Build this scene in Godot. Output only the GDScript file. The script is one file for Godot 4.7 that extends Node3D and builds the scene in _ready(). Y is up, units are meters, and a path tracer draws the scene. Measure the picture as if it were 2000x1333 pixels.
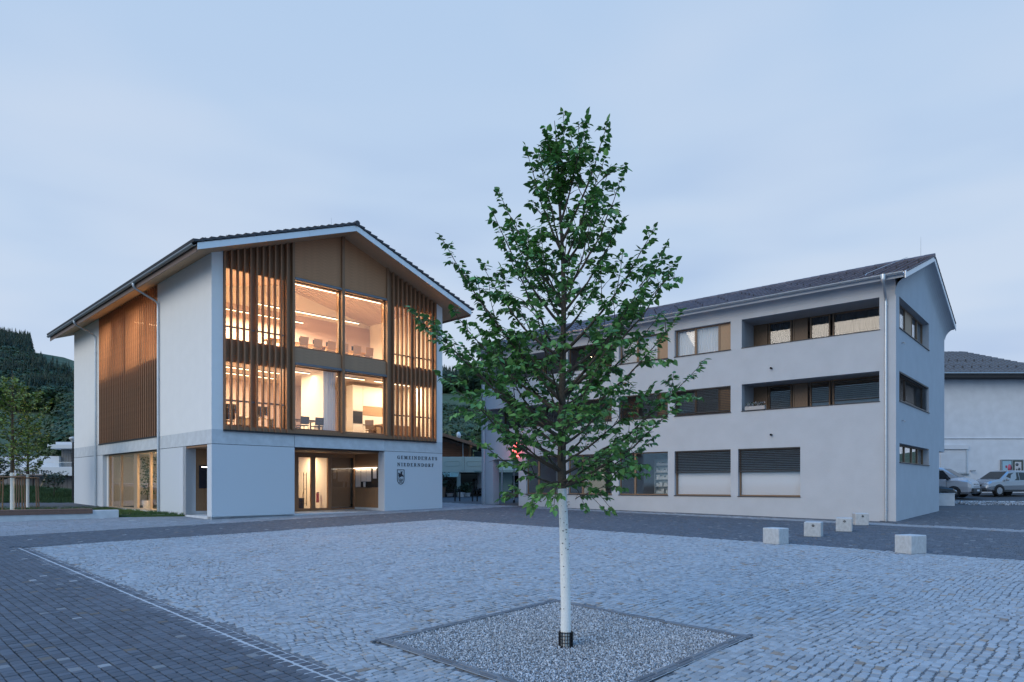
extends Node3D
# Dusk on a paved square: a lit timber-fronted town hall, a grey apartment house with shops and a young linden in a gravel bed.
# World: camera above the origin looking along -Z; the square rises 2.1 % away from it. gnd(x, d) is the ground height d metres ahead.

const SLOPE := 0.021
var M := {}
var counts := {}
var rng := RandomNumberGenerator.new()

# ---------------------------------------------------------------- geometry
class G:
	var v := PackedVector3Array()
	var n := PackedVector3Array()
	func tri(a: Vector3, b: Vector3, c: Vector3) -> void:      # counter-clockwise seen from outside
		var k := (b - a).cross(c - a)
		if k.length_squared() < 1e-16:
			return
		k = k.normalized()
		v.append(a); v.append(c); v.append(b)
		n.append(k); n.append(k); n.append(k)
	func trin(a: Vector3, b: Vector3, c: Vector3, na: Vector3, nb: Vector3, nc: Vector3) -> void:
		v.append(a); v.append(c); v.append(b)
		n.append(na); n.append(nc); n.append(nb)
	func quad(a: Vector3, b: Vector3, c: Vector3, d: Vector3) -> void:
		tri(a, b, c); tri(a, c, d)
	func hexa(p: Array) -> void:                               # p: four bottom corners counter-clockwise from above, four top corners above them
		quad(p[4], p[5], p[6], p[7]); quad(p[3], p[2], p[1], p[0])
		for i in 4:
			var j := (i + 1) % 4
			quad(p[i], p[j], p[j + 4], p[i + 4])
	func box(c: Vector3, s: Vector3, b := Basis()) -> void:
		var h := s * 0.5
		var p := []
		for y in [-1, 1]:
			for q in [[-1, 1], [1, 1], [1, -1], [-1, -1]]:
				p.append(c + b * Vector3(q[0] * h.x, y * h.y, q[1] * h.z))
		hexa(p)
	func span(a: Vector3, b: Vector3) -> void:                 # axis-aligned box between two corners
		box((a + b) * 0.5, (b - a).abs())
	func cbox(c: Vector3, s: Vector3, k: float, b := Basis()) -> void:   # box with chamfered edges
		var h := s * 0.5
		var f := func(x: float, y: float, z: float) -> Vector3: return c + b * Vector3(x, y, z)
		for ax in 3:
			var e1 := (ax + 1) % 3
			var e2 := (ax + 2) % 3
			for sg in [-1.0, 1.0]:
				var q := []
				for t in [[-1, -1], [1, -1], [1, 1], [-1, 1]]:
					var w := Vector3()
					w[ax] = h[ax] * sg
					w[e1] = (h[e1] - k) * t[0]
					w[e2] = (h[e2] - k) * t[1]
					q.append(c + b * w)
				if sg > 0: quad(q[0], q[1], q[2], q[3])
				else: quad(q[3], q[2], q[1], q[0])
		for ax in 3:
			var e1 := (ax + 1) % 3
			var e2 := (ax + 2) % 3
			for t in [[-1, -1], [1, -1], [1, 1], [-1, 1]]:
				var q := []
				for st in [[-1, 0], [1, 0], [1, 1], [-1, 1]]:
					var w := Vector3()
					w[ax] = (h[ax] - k) * st[0]
					w[e1] = (h[e1] - (k if st[1] == 0 else 0.0)) * t[0]
					w[e2] = (h[e2] - (k if st[1] == 1 else 0.0)) * t[1]
					q.append(c + b * w)
				var out := Vector3(); out[e1] = t[0]; out[e2] = t[1]
				if ((q[1] - q[0]).cross(q[2] - q[0])).dot(b * out) > 0: quad(q[0], q[1], q[2], q[3])
				else: quad(q[3], q[2], q[1], q[0])
		for sx in [-1, 1]:
			for sy in [-1, 1]:
				for sz in [-1, 1]:
					var a0 = f.call(sx * h.x, sy * (h.y - k), sz * (h.z - k))
					var a1 = f.call(sx * (h.x - k), sy * h.y, sz * (h.z - k))
					var a2 = f.call(sx * (h.x - k), sy * (h.y - k), sz * h.z)
					if sx * sy * sz > 0: tri(a0, a1, a2)
					else: tri(a0, a2, a1)
	func bar(a: Vector3, b: Vector3, w: float, h: float, up := Vector3.UP) -> void:   # square bar from a to b
		var z := (b - a).normalized()
		if absf(z.dot(up)) > 0.99: up = Vector3.RIGHT
		var x := up.cross(z).normalized()
		var y := z.cross(x)
		box((a + b) * 0.5, Vector3(w, h, (b - a).length()), Basis(x, y, z))
	func tube(pts: Array, rad: Array, k := 8, caps := true) -> void:    # smooth round tube along points
		var rings := []
		var nrms := []
		var ref := Vector3.UP
		if absf(((pts[1] - pts[0]) as Vector3).normalized().dot(ref)) > 0.9: ref = Vector3.RIGHT
		for i in pts.size():
			var d: Vector3
			if i == 0: d = pts[1] - pts[0]
			elif i == pts.size() - 1: d = pts[i] - pts[i - 1]
			else: d = pts[i + 1] - pts[i - 1]
			d = d.normalized()
			var x := ref.cross(d).normalized()
			var y := d.cross(x)
			ref = y
			var r := []
			var q := []
			for j in k:
				var a := TAU * j / k
				var o := x * cos(a) + y * sin(a)
				q.append(o)
				r.append((pts[i] as Vector3) + o * float(rad[i]))
			rings.append(r); nrms.append(q)
		for i in pts.size() - 1:
			for j in k:
				var m := (j + 1) % k
				var a: Vector3 = rings[i][j]
				var b: Vector3 = rings[i][m]
				var c: Vector3 = rings[i + 1][m]
				var d: Vector3 = rings[i + 1][j]
				trin(a, b, c, nrms[i][j], nrms[i][m], nrms[i + 1][m])
				trin(a, c, d, nrms[i][j], nrms[i + 1][m], nrms[i + 1][j])
		if caps:
			for j in range(1, k - 1):
				tri(rings[0][0], rings[0][j + 1], rings[0][j])
				var l := rings.size() - 1
				tri(rings[l][0], rings[l][j], rings[l][j + 1])
	func prism(poly: PackedVector2Array, z0: float, z1: float, xf := Transform3D()) -> void:   # polygon in x, y drawn out from z0 to z1
		if Geometry2D.is_polygon_clockwise(poly):
			poly = poly.duplicate()
			poly.reverse()
		var t := Geometry2D.triangulate_polygon(poly)
		for i in range(0, t.size(), 3):
			var a := poly[t[i]]
			var b := poly[t[i + 1]]
			var c := poly[t[i + 2]]
			if (b - a).cross(c - a) < 0:
				var s := b
				b = c
				c = s
			tri(xf * Vector3(a.x, a.y, z1), xf * Vector3(b.x, b.y, z1), xf * Vector3(c.x, c.y, z1))
			tri(xf * Vector3(a.x, a.y, z0), xf * Vector3(c.x, c.y, z0), xf * Vector3(b.x, b.y, z0))
		for i in poly.size():
			var a := poly[i]
			var b := poly[(i + 1) % poly.size()]
			quad(xf * Vector3(a.x, a.y, z0), xf * Vector3(b.x, b.y, z0), xf * Vector3(b.x, b.y, z1), xf * Vector3(a.x, a.y, z1))
	func wall(x0: float, x1: float, y0: float, y1: float, holes: Array, thick: float, xf := Transform3D()) -> void:
		# upright slab, face at z = 0, back at z = -thick; holes: [x0, x1, y0, y1]
		var xs := [x0, x1]
		var ys := [y0, y1]
		for h in holes:
			for q in [h[0], h[1]]:
				if q > x0 and q < x1 and not xs.has(q): xs.append(q)
			for q in [h[2], h[3]]:
				if q > y0 and q < y1 and not ys.has(q): ys.append(q)
		xs.sort(); ys.sort()
		var solid := func(i: int, j: int) -> bool:
			if i < 0 or j < 0 or i >= xs.size() - 1 or j >= ys.size() - 1: return false
			var cx: float = (xs[i] + xs[i + 1]) * 0.5
			var cy: float = (ys[j] + ys[j + 1]) * 0.5
			for h in holes:
				if cx > h[0] and cx < h[1] and cy > h[2] and cy < h[3]: return false
			return true
		for i in xs.size() - 1:
			for j in ys.size() - 1:
				if not solid.call(i, j): continue
				var a: float = xs[i]
				var b: float = xs[i + 1]
				var c: float = ys[j]
				var d: float = ys[j + 1]
				quad(xf * Vector3(a, c, 0), xf * Vector3(b, c, 0), xf * Vector3(b, d, 0), xf * Vector3(a, d, 0))
				quad(xf * Vector3(b, c, -thick), xf * Vector3(a, c, -thick), xf * Vector3(a, d, -thick), xf * Vector3(b, d, -thick))
				if not solid.call(i - 1, j): quad(xf * Vector3(a, c, -thick), xf * Vector3(a, c, 0), xf * Vector3(a, d, 0), xf * Vector3(a, d, -thick))
				if not solid.call(i + 1, j): quad(xf * Vector3(b, c, 0), xf * Vector3(b, c, -thick), xf * Vector3(b, d, -thick), xf * Vector3(b, d, 0))
				if not solid.call(i, j - 1): quad(xf * Vector3(a, c, -thick), xf * Vector3(b, c, -thick), xf * Vector3(b, c, 0), xf * Vector3(a, c, 0))
				if not solid.call(i, j + 1): quad(xf * Vector3(a, d, 0), xf * Vector3(b, d, 0), xf * Vector3(b, d, -thick), xf * Vector3(a, d, -thick))
	func ball(c: Vector3, r: Vector3, k := 8) -> void:
		var f := func(i: int, j: int) -> Vector3:
			var p := PI * j / (k / 2)
			var a := TAU * i / k
			return Vector3(sin(p) * cos(a), cos(p), -sin(p) * sin(a))
		for i in k:
			for j in k / 2:
				var q := [f.call(i, j), f.call(i, j + 1), f.call(i + 1, j + 1), f.call(i + 1, j)]
				if j > 0: trin(c + q[0] * r, c + q[1] * r, c + q[3] * r, q[0], q[1], q[3])
				if j < k / 2 - 1: trin(c + q[3] * r, c + q[1] * r, c + q[2] * r, q[3], q[1], q[2])
	func mesh() -> ArrayMesh:
		var m := ArrayMesh.new()
		var a := []
		a.resize(Mesh.ARRAY_MAX)
		a[Mesh.ARRAY_VERTEX] = v
		a[Mesh.ARRAY_NORMAL] = n
		m.add_surface_from_arrays(Mesh.PRIMITIVE_TRIANGLES, a)
		return m

# ---------------------------------------------------------------- scene tree
func gnd(x: float, d: float) -> float:
	return SLOPE * d + 0.023 * maxf(0.0, d - 33.0) * clampf((x - 10.0) / 10.0, 0.0, 1.0)
func at(x: float, d: float, up := 0.0) -> Vector3:
	return Vector3(x, gnd(x, d) + up, -d)
func numbered(parent: Node, called: String) -> String:
	var key := str(parent.get_instance_id()) + called
	counts[key] = int(counts.get(key, -1)) + 1
	return called if counts[key] == 0 else "%s_%03d" % [called, counts[key]]
func put(g, called: String, m: Material, parent: Node = self, label := "") -> MeshInstance3D:
	var o := MeshInstance3D.new()
	o.mesh = g.mesh() if g is G else g
	o.name = numbered(parent, called)
	o.material_override = m
	parent.add_child(o)
	if label: o.set_meta("label", label)
	return o
func tag(o: Node, label: String, category := "", group := "", kind := "") -> Node:
	if label: o.set_meta("label", label)
	if category: o.set_meta("category", category)
	if group: o.set_meta("group", group)
	if kind: o.set_meta("kind", kind)
	return o
func thing(called: String, label: String, category: String, where := Transform3D(), group := "") -> Node3D:
	var o := Node3D.new()
	o.name = numbered(self, called)
	add_child(o)
	o.transform = where
	tag(o, label, category, group)
	return o
func setting(g, called: String, m: Material) -> MeshInstance3D:
	var o := put(g, called, m)
	o.set_meta("kind", "structure")
	return o
func copy(o: Node3D, where: Transform3D, label := "") -> Node3D:
	var c: Node3D = o.duplicate()
	c.name = numbered(self, String(o.name).rstrip("0123456789").trim_suffix("_"))
	add_child(c)
	c.transform = where
	if label: c.set_meta("label", label)
	return c
func many(called: String, mesh: Mesh, m: Material, xfs: Array, cols: Array, parent: Node = self) -> MultiMeshInstance3D:
	var mm := MultiMesh.new()
	mm.transform_format = MultiMesh.TRANSFORM_3D
	mm.use_colors = not cols.is_empty()
	mm.mesh = mesh
	mm.instance_count = xfs.size()
	for i in xfs.size():
		mm.set_instance_transform(i, xfs[i])
		if not cols.is_empty(): mm.set_instance_color(i, cols[i])
	var o := MultiMeshInstance3D.new()
	o.multimesh = mm
	o.material_override = m
	o.name = numbered(parent, called)
	parent.add_child(o)
	o.set_meta("kind", "stuff")
	return o
func lamp(where: Transform3D, size: Vector2, energy: float, color: Color, called: String) -> void:   # area light shining along its own -Z
	var l := AreaLight3D.new()
	l.name = numbered(self, called)
	l.area_size = size
	l.area_normalize_energy = true
	l.light_energy = energy
	l.light_color = color
	l.shadow_enabled = true
	l.area_range = 30.0
	l.area_attenuation = 2.0
	add_child(l)
	l.transform = where
func down(p: Vector3, turn := 0.0) -> Transform3D:
	return Transform3D(Basis(Vector3.UP, turn) * Basis(Vector3.RIGHT, -PI / 2), p)

# ---------------------------------------------------------------- materials (colours are linear base colours)
func srgb(c: Color) -> Color:
	return c.linear_to_srgb()
func noise_image(freq: float, seed_: int, oct := 4, size := 256, type := FastNoiseLite.TYPE_SIMPLEX_SMOOTH) -> Image:
	var f := FastNoiseLite.new()
	f.noise_type = type
	f.seed = seed_
	f.frequency = freq
	f.fractal_octaves = oct
	return f.get_seamless_image(size, size)
func ramp_texture(im: Image, lo: Color, hi: Color) -> ImageTexture:
	var w := im.get_width()
	var h := im.get_height()
	var out := Image.create(w, h, true, Image.FORMAT_RGB8)
	for y in h:
		for x in w:
			out.set_pixel(x, y, srgb(lo.lerp(hi, im.get_pixel(x, y).r)))
	out.generate_mipmaps()
	return ImageTexture.create_from_image(out)
var grain_cache := {}
func grain(freq: float, seed_: int, oct := 4) -> Image:
	var k := "%f %d %d" % [freq, seed_, oct]
	if not grain_cache.has(k): grain_cache[k] = noise_image(freq, seed_, oct)
	return grain_cache[k]
func plain(c: Color, rough := 0.8, metal := 0.0) -> StandardMaterial3D:
	var m := StandardMaterial3D.new()
	m.albedo_color = srgb(c)
	m.roughness = rough
	m.metallic = metal
	return m
func mottled(c: Color, spread: float, rough: float, scale: Vector3, freq := 0.03, seed_ := 1, bump := 0.0, bump_scale := 1.0) -> StandardMaterial3D:
	# base colour that varies by +- spread, on the object's own axes
	var m := StandardMaterial3D.new()
	m.albedo_texture = ramp_texture(grain(freq, seed_), c * (1.0 - spread), c * (1.0 + spread))
	m.roughness = rough
	m.uv1_triplanar = true
	m.uv1_scale = scale
	m.uv1_triplanar_sharpness = 4.0
	if bump > 0.0:
		m.heightmap_enabled = true
		m.heightmap_texture = ImageTexture.create_from_image(grain(freq * bump_scale, seed_ + 50))
		m.heightmap_scale = bump
	return m
func tinted(rough: float) -> StandardMaterial3D:
	var m := plain(Color(1, 1, 1), rough)
	m.vertex_color_use_as_albedo = true
	return m
func glow(c: Color, e: float) -> StandardMaterial3D:
	var m := plain(c, 0.5)
	m.emission_enabled = true
	m.emission = srgb(c)
	m.emission_energy_multiplier = e
	return m
func pane_material(a: float, c := Color(0.02, 0.03, 0.03)) -> StandardMaterial3D:
	var m := plain(c, 0.0)
	m.albedo_color.a = a
	m.transparency = BaseMaterial3D.TRANSPARENCY_ALPHA
	m.metallic_specular = 1.0
	return m
func materials() -> void:
	M.white_plaster = mottled(Color(0.79, 0.79, 0.78), 0.018, 0.9, Vector3.ONE * 0.35, 0.012, 3, 0.1, 12.0)
	M.grey_plaster = mottled(Color(0.46, 0.485, 0.52), 0.04, 0.9, Vector3.ONE * 0.3, 0.012, 5, 0.3, 12.0)
	M.hall_plaster = mottled(Color(0.62, 0.65, 0.69), 0.06, 0.9, Vector3.ONE * 0.3, 0.014, 8, 0.2, 10.0)
	M.concrete = mottled(Color(0.58, 0.61, 0.635), 0.10, 0.8, Vector3.ONE * 0.5, 0.016, 11, 0.15, 6.0)
	M.rough_concrete = mottled(Color(0.63, 0.665, 0.70), 0.07, 0.9, Vector3.ONE * 2.2, 0.06, 12, 0.5, 1.6)
	M.block_concrete = mottled(Color(0.46, 0.48, 0.49), 0.13, 0.9, Vector3(1.4, 0.9, 1.4), 0.03, 14, 0.6, 3.0)
	M.joint = plain(Color(0.05, 0.05, 0.055), 0.9)
	M.slat_wood = mottled(Color(0.32, 0.155, 0.078), 0.30, 0.65, Vector3(9, 0.6, 9), 0.03, 21, 0.15)
	M.frame_wood = mottled(Color(0.27, 0.145, 0.075), 0.22, 0.55, Vector3(7, 0.6, 7), 0.03, 22)
	M.panel_wood = mottled(Color(0.44, 0.215, 0.10), 0.26, 0.6, Vector3(0.35, 7, 7), 0.03, 23)
	M.spandrel_wood = mottled(Color(0.36, 0.22, 0.13), 0.2, 0.6, Vector3(0.35, 7, 7), 0.03, 23)
	M.soffit_wood = mottled(Color(0.50, 0.33, 0.20), 0.14, 0.7, Vector3(5, 5, 0.4), 0.03, 24)
	M.porch_wood = mottled(Color(0.27, 0.155, 0.08), 0.24, 0.5, Vector3(6, 0.4, 6), 0.03, 25)
	M.room_wood = mottled(Color(0.52, 0.41, 0.39), 0.10, 0.6, Vector3(5, 0.4, 5), 0.03, 26)
	M.room_ceiling = mottled(Color(0.54, 0.43, 0.37), 0.10, 0.7, Vector3(0.5, 8, 8), 0.03, 27)
	M.chair_wood = plain(Color(0.46, 0.29, 0.16), 0.5)
	M.dark_wood = plain(Color(0.16, 0.10, 0.07), 0.5)
	M.light_wood = mottled(Color(0.42, 0.30, 0.19), 0.15, 0.5, Vector3(6, 0.5, 6), 0.03, 28)
	M.oak = mottled(Color(0.36, 0.235, 0.14), 0.16, 0.55, Vector3(6, 0.5, 6), 0.03, 29)
	M.bench_wood = mottled(Color(0.17, 0.10, 0.075), 0.3, 0.7, Vector3(0.6, 9, 9), 0.03, 30)
	M.stake_wood = mottled(Color(0.20, 0.13, 0.085), 0.3, 0.8, Vector3(7, 0.7, 7), 0.03, 31)
	M.room_white = plain(Color(0.78, 0.74, 0.68), 0.8)
	M.floor_room = plain(Color(0.33, 0.26, 0.19), 0.6)
	M.dark_metal = plain(Color(0.02, 0.02, 0.022), 0.45, 0.3)
	M.blind_box = plain(Color(0.16, 0.17, 0.19), 0.4, 0.6)
	M.zinc = mottled(Color(0.56, 0.60, 0.63), 0.10, 0.35, Vector3.ONE * 1.2, 0.02, 33)
	M.zinc.metallic = 0.8
	M.gutter = mottled(Color(0.33, 0.35, 0.36), 0.12, 0.4, Vector3.ONE * 1.2, 0.02, 33)
	M.gutter.metallic = 0.7
	M.fascia = plain(Color(0.70, 0.73, 0.76), 0.45, 0.35)
	M.tile_dark = mottled(Color(0.045, 0.045, 0.052), 0.25, 0.6, Vector3.ONE * 1.5, 0.05, 35)
	M.tile = mottled(Color(0.085, 0.080, 0.104), 0.22, 0.6, Vector3.ONE * 1.5, 0.05, 36)
	M.tile_pale = mottled(Color(0.105, 0.099, 0.124), 0.2, 0.6, Vector3.ONE * 1.5, 0.05, 37)
	M.tile_deep = mottled(Color(0.068, 0.064, 0.086), 0.22, 0.6, Vector3.ONE * 1.5, 0.05, 38)
	M.hall_tile = mottled(Color(0.11, 0.11, 0.115), 0.4, 0.8, Vector3.ONE * 1.5, 0.06, 39)
	M.blind = plain(Color(0.035, 0.034, 0.036), 0.5)
	M.sill = plain(Color(0.06, 0.055, 0.055), 0.4, 0.5)
	M.window_wood = mottled(Color(0.22, 0.14, 0.085), 0.2, 0.5, Vector3(6, 0.6, 6), 0.03, 40)
	M.pane = pane_material(0.02)
	M.pane_dark = pane_material(0.03)
	M.curtain = plain(Color(0.72, 0.74, 0.76), 0.9)
	M.curtain.backlight_enabled = true
	M.curtain.backlight = Color(0.3, 0.3, 0.3)
	M.shade_cloth = plain(Color(0.66, 0.68, 0.72), 0.9)
	M.loggia_ceiling = plain(Color(0.40, 0.38, 0.37), 0.9)
	M.black = plain(Color(0.012, 0.012, 0.014), 0.5)
	M.letter = plain(Color(0.02, 0.022, 0.03), 0.5)
	M.lamp_warm = glow(Color(1.0, 0.80, 0.52), 4.5)
	M.lamp_white = glow(Color(1.0, 0.93, 0.80), 3.5)
	M.screen_light = glow(Color(0.85, 0.88, 1.0), 2.2)
	M.neon = glow(Color(1.0, 0.14, 0.13), 5.0)
	M.bark = mottled(Color(0.085, 0.07, 0.055), 0.35, 0.95, Vector3(6, 2, 6), 0.05, 41, 0.6, 1.5)
	M.limewash = mottled(Color(0.80, 0.82, 0.80), 0.10, 0.9, Vector3(5, 2.2, 5), 0.04, 42, 0.5, 1.5)
	M.grass = tinted(0.9)
	M.stone = tinted(0.82)
	M.stone.albedo_texture = ramp_texture(grain(0.09, 91), Color(0.62, 0.62, 0.62), Color(1.0, 1.0, 1.0))
	M.stone.uv1_triplanar = true
	M.stone.uv1_scale = Vector3.ONE * 0.6
	M.foliage = tinted(0.55)
	M.foliage.backlight_enabled = true
	M.foliage.backlight = Color(0.35, 0.45, 0.2)
	M.wood_tint = tinted(0.8)

# ---------------------------------------------------------------- the square
const C0 := Vector2(-2.84, 28.06)
const CL := Vector2(-12.67, 17.77)
var light_field := PackedVector2Array([C0, CL, Vector2(3.2, 1.8), Vector2(26.0, 2.1)])
const BED_BACK := Vector2(0.66, 10.37)
const BED_LEFT := Vector2(-1.45, 8.03)
const BED_RIGHT := Vector2(2.71, 8.2)
var bed := PackedVector2Array([BED_BACK, BED_LEFT, BED_LEFT + BED_RIGHT - BED_BACK, BED_RIGHT])

func sheet(poly: PackedVector2Array, up: float, g: G) -> void:      # ground sheet over a plan polygon, following the fall of the square
	var t := Geometry2D.triangulate_polygon(poly)
	for i in range(0, t.size(), 3):
		var q := []
		for k in 3:
			var p := poly[t[i + k]]
			q.append(Vector3(p.x, SLOPE * p.y + up, -p.y))
		if (q[1] - q[0]).cross(q[2] - q[0]).y > 0: g.tri(q[0], q[1], q[2])
		else: g.tri(q[0], q[2], q[1])
func cobble_mesh(seed_: int, rough: float) -> ArrayMesh:      # unit footprint, real heights
	var r := RandomNumberGenerator.new()
	r.seed = seed_
	var g := G.new()
	var rim := []
	for i in 8:
		var a := TAU * i / 8.0
		var p := Vector2(cos(a), sin(a))
		p /= maxf(absf(p.x), absf(p.y)) * 2.0
		if i % 2 == 1: p *= 1.0 - rough * r.randf_range(0.3, 1.8)
		rim.append(p + Vector2(r.randf_range(-rough, rough * 0.4) * p.x, r.randf_range(-rough, rough * 0.4) * p.y))
	var top := []
	var mid := []
	for p in rim:
		mid.append(Vector3(p.x, -0.005 + r.randf_range(-0.0015, 0.0015), -p.y))
		top.append(Vector3(p.x * 0.92, r.randf_range(-0.002, 0.002), -p.y * 0.92))
	var c := Vector3(0, 0.002, 0)
	for i in 8:
		var j := (i + 1) % 8
		g.tri(c, top[i], top[j])
		g.quad(mid[i], mid[j], top[j], top[i])
		g.quad(mid[i] - Vector3(0, 0.03, 0), mid[j] - Vector3(0, 0.03, 0), mid[j], mid[i])
	return g.mesh()
func in_sight(p: Vector2) -> bool:
	return p.y > 4.6 and absf(p.x) < 0.78 * p.y + 1.0
func stone_xf(p: Vector2, turn: float, l: float, w: float, lift := 0.0, wobble := 1.0) -> Transform3D:
	var b := Basis(Vector3.RIGHT, atan(SLOPE) + rng.randf_range(-0.014, 0.014) * wobble) * Basis(Vector3.UP, turn) * Basis(Vector3(0, 0, 1), rng.randf_range(-0.014, 0.014) * wobble)
	return Transform3D(b * Basis.from_scale(Vector3(l, 1, w)), Vector3(p.x, SLOPE * p.y + lift + rng.randf_range(-0.002, 0.002) * wobble, -p.y))
var warp := FastNoiseLite.new()
func rows(origin: Vector2, az: float, row: float, lo: float, hi: float, span_: float, test: Callable, wander: float) -> Array:
	# stones laid in rows along azimuth az: [place, turn, length, width]
	var a := Vector2(sin(az), cos(az))
	var b := Vector2(-cos(az), sin(az))
	var out := []
	var n := int(span_ / row)
	for i in range(-n, n):
		var s := -span_ + rng.randf() * 0.2
		while s < span_:
			var l := rng.randf_range(lo, hi)
			var p := origin + a * (s + l * 0.5) + b * (i + 0.5) * row
			s += l
			if in_sight(p) and test.call(p):
				var turn := atan2(a.y, a.x) + rng.randf_range(-0.05, 0.05)
				var wide := row
				if wander > 0.004:      # hand-laid: the courses wander and the stones differ
					p += Vector2(warp.get_noise_2d(p.x, p.y), warp.get_noise_2d(p.x + 70.0, p.y)) * 0.16
					p += b * rng.randf_range(-wander, wander) + a * rng.randf_range(-wander, wander) * 0.6
					turn += rng.randf_range(-0.08, 0.08) + 0.3 * warp.get_noise_2d(p.x - 40.0, p.y)
					wide *= rng.randf_range(0.92, 1.10)
					if not test.call(p): continue
				elif wander > 0.0: p += b * rng.randf_range(-wander, wander)
				out.append([p, turn, l, wide])
	return out
func lay(parent: Node, called: String, stones: Array, meshes: Array, palette: Callable, gap: float, mats: Array, singles: int, lift := 0.0) -> void:
	# the nearest stones one by one, the rest joined
	stones.sort_custom(func(p, q): return p[0].length_squared() < q[0].length_squared())
	var xfs := []
	var cols := []
	for m in meshes:
		xfs.append([]); cols.append([])
	for i in stones.size():
		var s = stones[i]
		var xf := stone_xf(s[0], s[1], s[2] - gap, s[3] - gap, lift)
		var v := rng.randi() % meshes.size()
		var c: Color = palette.call()
		if i < singles:
			var o := put(meshes[v], called, nearest_material(mats, c), parent)
			o.transform = xf
		else:
			xfs[v].append(xf); cols[v].append(c * 1.22)
	for v in meshes.size():
		if xfs[v].size() > 0: many(called + "_field", meshes[v], M.stone, xfs[v], cols[v], parent)
func nearest_material(mats: Array, c: Color) -> Material:
	var best = mats[0]
	var d := 1e9
	for m in mats:
		var k: float = absf(m[0].r - c.r) + absf(m[0].g - c.g) + absf(m[0].b - c.b)
		if k < d:
			d = k; best = m
	return best[1]
func palette_materials(cols: Array, rough := 0.82) -> Array:
	var out := []
	for c in cols: out.append([c, mottled(c, 0.18, rough, Vector3.ONE * 2.0, 0.06, 61)])
	return out
func side1(p: Vector2) -> float: return (p - Vector2(-8.6, 28.67)).dot(Vector2(-0.744, 0.668))    # past the kerb line on the town hall's side
func side2(p: Vector2) -> float: return (p - Vector2(4.94, 32.9)).dot(Vector2(0.673, 0.739))     # past the line on the apartment house's side
func border_dist(p: Vector2) -> float:                                 # signed distance left of the border line of the pale field
	var d := (Vector2(3.2, 1.8) - CL).normalized()
	return -(p - CL).dot(Vector2(-d.y, d.x))
func make_ground() -> void:
	warp.frequency = 0.28
	warp.seed = 77
	var g := G.new()
	sheet(PackedVector2Array([Vector2(-160, -40), Vector2(160, -40), Vector2(160, 33), Vector2(-160, 33)]), -0.030, g)
	var earth := mottled(Color(0.075, 0.078, 0.085), 0.2, 0.95, Vector3.ONE * 0.8, 0.05, 60)
	var ground := setting(g, "ground", earth)
	g = G.new()     # behind the square the ground climbs a little more on the side of the hall
	for i in 32:
		for j in 12:
			var x := -160.0 + i * 10.0
			var d := 33.0 + j * 9.0
			g.quad(Vector3(x, gnd(x, d) - 0.03, -d), Vector3(x + 10, gnd(x + 10, d) - 0.03, -d), Vector3(x + 10, gnd(x + 10, d + 9) - 0.03, -d - 9), Vector3(x, gnd(x, d + 9) - 0.03, -d - 9))
	put(g, "far_ground", earth, ground)
	# pale field of small granite setts
	g = G.new()
	sheet(light_field, -0.011, g)
	var pale := setting(g, "light_paving", mottled(Color(0.14, 0.147, 0.158), 0.9, 0.95, Vector3.ONE * 0.9, 0.06, 62))
	var setts := []
	for i in 5: setts.append(cobble_mesh(100 + i, 0.075))
	var wide_bed := PackedVector2Array()
	var mid := (BED_LEFT + BED_RIGHT) * 0.5
	for p in bed: wide_bed.append(mid + (p - mid) * 1.085)
	var light_test := func(p: Vector2) -> bool:
		return Geometry2D.is_point_in_polygon(p, light_field) and not Geometry2D.is_point_in_polygon(p, wide_bed) and border_dist(p) < -0.07
	var warm := FastNoiseLite.new()
	warm.frequency = 0.5
	warm.seed = 4
	var light_palette := func() -> Color:
		var r := rng.randf()
		if r < 0.022: return Color(0.29, 0.235, 0.19) * rng.randf_range(0.8, 1.1)
		if r < 0.07: return Color(0.33, 0.315, 0.30) * rng.randf_range(0.85, 1.1)
		if r < 0.085: return Color(0.20, 0.21, 0.225)
		return Color(0.318, 0.345, 0.37) * rng.randf_range(0.80, 1.16)
	var stones := rows(Vector2(2, 16), deg_to_rad(44.0), 0.092, 0.072, 0.145, 32.0, light_test, 0.011)
	lay(pale, "sett", stones, setts, light_palette, 0.006, palette_materials([Color(0.29, 0.235, 0.19), Color(0.33, 0.315, 0.30), Color(0.20, 0.21, 0.225), Color(0.275, 0.30, 0.32), Color(0.318, 0.345, 0.37), Color(0.355, 0.385, 0.41)]), 300)
	# dark field
	g = G.new()
	sheet(PackedVector2Array([Vector2(-60, -8), Vector2(3, -8), Vector2(3.2, 1.8), CL, C0, Vector2(26, 2.1), Vector2(60, 2), Vector2(60, 33), Vector2(-60, 33)]), -0.022, g)
	var dark := setting(g, "dark_paving", mottled(Color(0.10, 0.108, 0.12), 0.9, 0.95, Vector3.ONE * 0.9, 0.06, 63))
	var slabs := []
	for i in 5: slabs.append(cobble_mesh(200 + i, 0.05))
	var dark_test := func(p: Vector2) -> bool:
		if Geometry2D.is_point_in_polygon(p, light_field): return false
		if border_dist(p) < 0.29 and border_dist(p) > -0.3 and p.y < CL.y + 0.2: return false
		if side1(p) > 0.0 and p.x < 1.0: return false
		var s2 := side2(p)
		if s2 > 0.0 and s2 < 1.15: return false
		if s2 >= 1.15 and p.x < 14.7: return false
		return p.y < 41.0
	var dark_palette := func() -> Color:
		var r := rng.randf()
		if r < 0.004: return Color(0.28, 0.29, 0.30)
		if r < 0.012: return Color(0.18, 0.19, 0.20)
		if r < 0.03: return Color(0.12, 0.105, 0.09)
		return Color(0.079, 0.093, 0.113) * rng.randf_range(0.78, 1.25)
	stones = rows(Vector2(0, 16), deg_to_rad(-45.0), 0.125, 0.095, 0.17, 44.0, dark_test, 0.003)
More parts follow.
